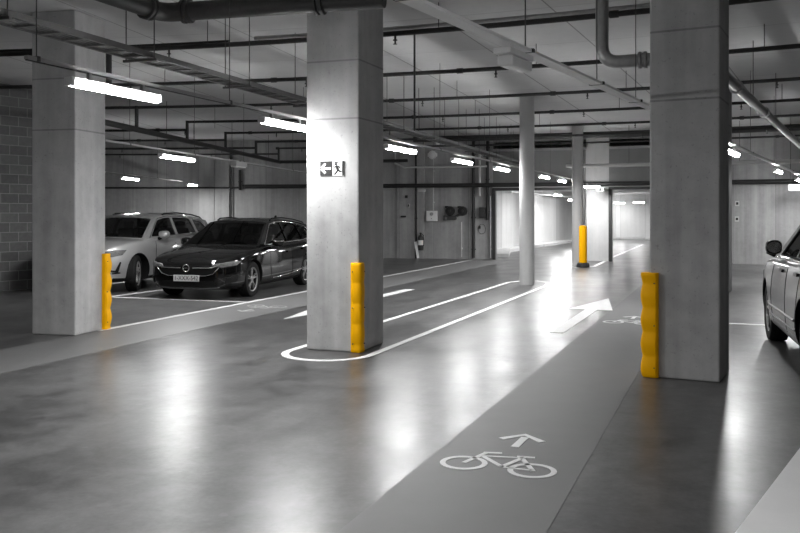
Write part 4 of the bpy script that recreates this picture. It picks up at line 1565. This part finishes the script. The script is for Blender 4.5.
SILVER = dict(
    paint='silverpaint', rim='rimsilver', glass='glass', mirrorpaint='silverpaint', hw=.94, tr=.365, xf=1.445, xr=-1.32, zb=1.06, tumble=.42, crown=.05,
    stations=[(2.32, .54, .26, .80, .84), (2.27, .72, .22, .87, .91), (2.12, .85, .20, .935, .985), (1.85, .92, .19, .985, 1.05), (1.4, .94, .185, 1.03, 1.09),
              (1.05, .94, .185, 1.05, 1.11), (.8, .94, .185, 1.06, 1.08), (0, .94, .185, 1.075, 1.065), (-1, .94, .185, 1.10, 1.08), (-1.75, .925, .21, 1.12, 1.10),
              (-2.1, .88, .27, 1.10, 1.09), (-2.26, .80, .34, 1.03, 1.04), (-2.32, .64, .44, .93, .94)],
    deck=(-2.05, .95), nbelt=4, cladding=.30,
    outline=[(1.16, 1.035), (.3, 1.06), (-1.2, 1.09), (-2.18, 1.10), (-1.98, 1.42), (-1.6, 1.49), (-1.0, 1.545), (-.5, 1.56), (.05, 1.55), (.42, 1.505)],
    windows=[[(.80, 1.105), (.33, 1.445), (.05, 1.488), (-.26, 1.50), (-.26, 1.12)], [(-.34, 1.125), (-.34, 1.50), (-.9, 1.488), (-1.13, 1.465), (-1.22, 1.15)],
             [(-1.32, 1.16), (-1.24, 1.455), (-1.62, 1.40), (-1.93, 1.20)]],
    chrome=[(.90, 1.075), (.33, 1.475), (0, 1.518), (-.5, 1.53), (-1.1, 1.50), (-1.65, 1.43), (-2.0, 1.20)], chrome_r=.012,
    rails=[(.0, 1.545, .01), (-.1, 1.55, .04), (-.7, 1.555, .045), (-1.3, 1.52, .045), (-1.7, 1.475, .03), (-1.8, 1.46, .0)],
    bulge_f=(.20, .12), bulge_r=(.10, .10), mirror=(.62, 1.14), seat=-.15, fin=-1.45,
    seams=[[(.74, 1.05), (.80, .65), (.72, .33)], [(-.30, 1.09), (-.32, .33)], [(-1.16, 1.1), (-1.02, .70), (-.92, .45)], [(.72, .35), (-.92, .35)]],
    handles=[(-.14, .94), (-1.02, .965)], handlemat='silverpaint',
    sidelines=[('sill_trim', 'trim', [(.95, .27), (-.85, .27)], .03)],
    corner=(2.08, .66),
    front=[('grille', 'trim', [(-.50, .80), (-.54, .72), (-.44, .56), (.44, .56), (.54, .72), (.50, .80)], .006, 0),
           ('lower_grille', 'trim', [(-.62, .25), (-.56, .40), (.56, .40), (.62, .25)], .010, 0),
           ('headlight', 'lens', [(-.26, .76), (-.02, .72), (.24, .76), (.33, .86), (.10, .865), (-.22, .83)], .012, 2),
           ('air_intake', 'trim', [(-.02, .44), (.16, .42), (.22, .62), (.19, .63), (.10, .46), (-.02, .48)], .010, 2),
           ('bumper_blade', 'chrome', [(-.3, .385), (.2, .40), (.2, .425), (-.3, .41)], .010, 2)],
    frontlines=[('grille_rim', 'chrome', [(-.50, .81), (-.54, .72), (-.44, .55), (.44, .55), (.54, .72), (.50, .81), (-.50, .81)], .010)],
)
GREY = dict(SILVER)
GREY.update(paint='greypaint', rim='rimdark', glass='darkglass', mirrorpaint='trim', hw=.93, tr=.365, handlemat='trim', cladding=.0, mirror=(.66, 1.20), mirror_out=-.005, mirror_w=.092,
            chrome=[(.94, 1.06), (.30, 1.075), (-1.2, 1.105), (-2.05, 1.15)], chrome_r=.012, handles=[(.02, .965), (-.98, .985)],
            sidelines=[('side_crease', 'greypaint', [(1.0, .50), (-.9, .52)], .016), ('sill_trim', 'greypaint', [(.95, .40), (-.9, .42)], .012)])


def place(P, contact, heading_deg, toward, label, steer=0.0):
    """contact: ground point under the middle of the front-left tyre"""
    a_ = R(heading_deg)
    h = Vector((math.sin(a_), math.cos(a_), 0)) * (-1 if toward else 1)
    left = Vector((-h.y, h.x, 0))
    loc = Vector(contact) - h * P['xf'] - left * (P['hw'] - .14)
    return make_car(P, (loc.x, loc.y, 0), math.atan2(h.y, h.x), label, steer)


place(ESTATE, at(248.2, 296.5), 14.7, True, 'black estate car with white number plate parked left of the central column')
place(SILVER, at(133.5, 291), 14.7, True, 'silver crossover car parked between the left column and the black estate', R(20))
place(GREY, Vector((4.74, 10.95, 0)), 16, False, 'dark grey car cut off by the right picture edge')
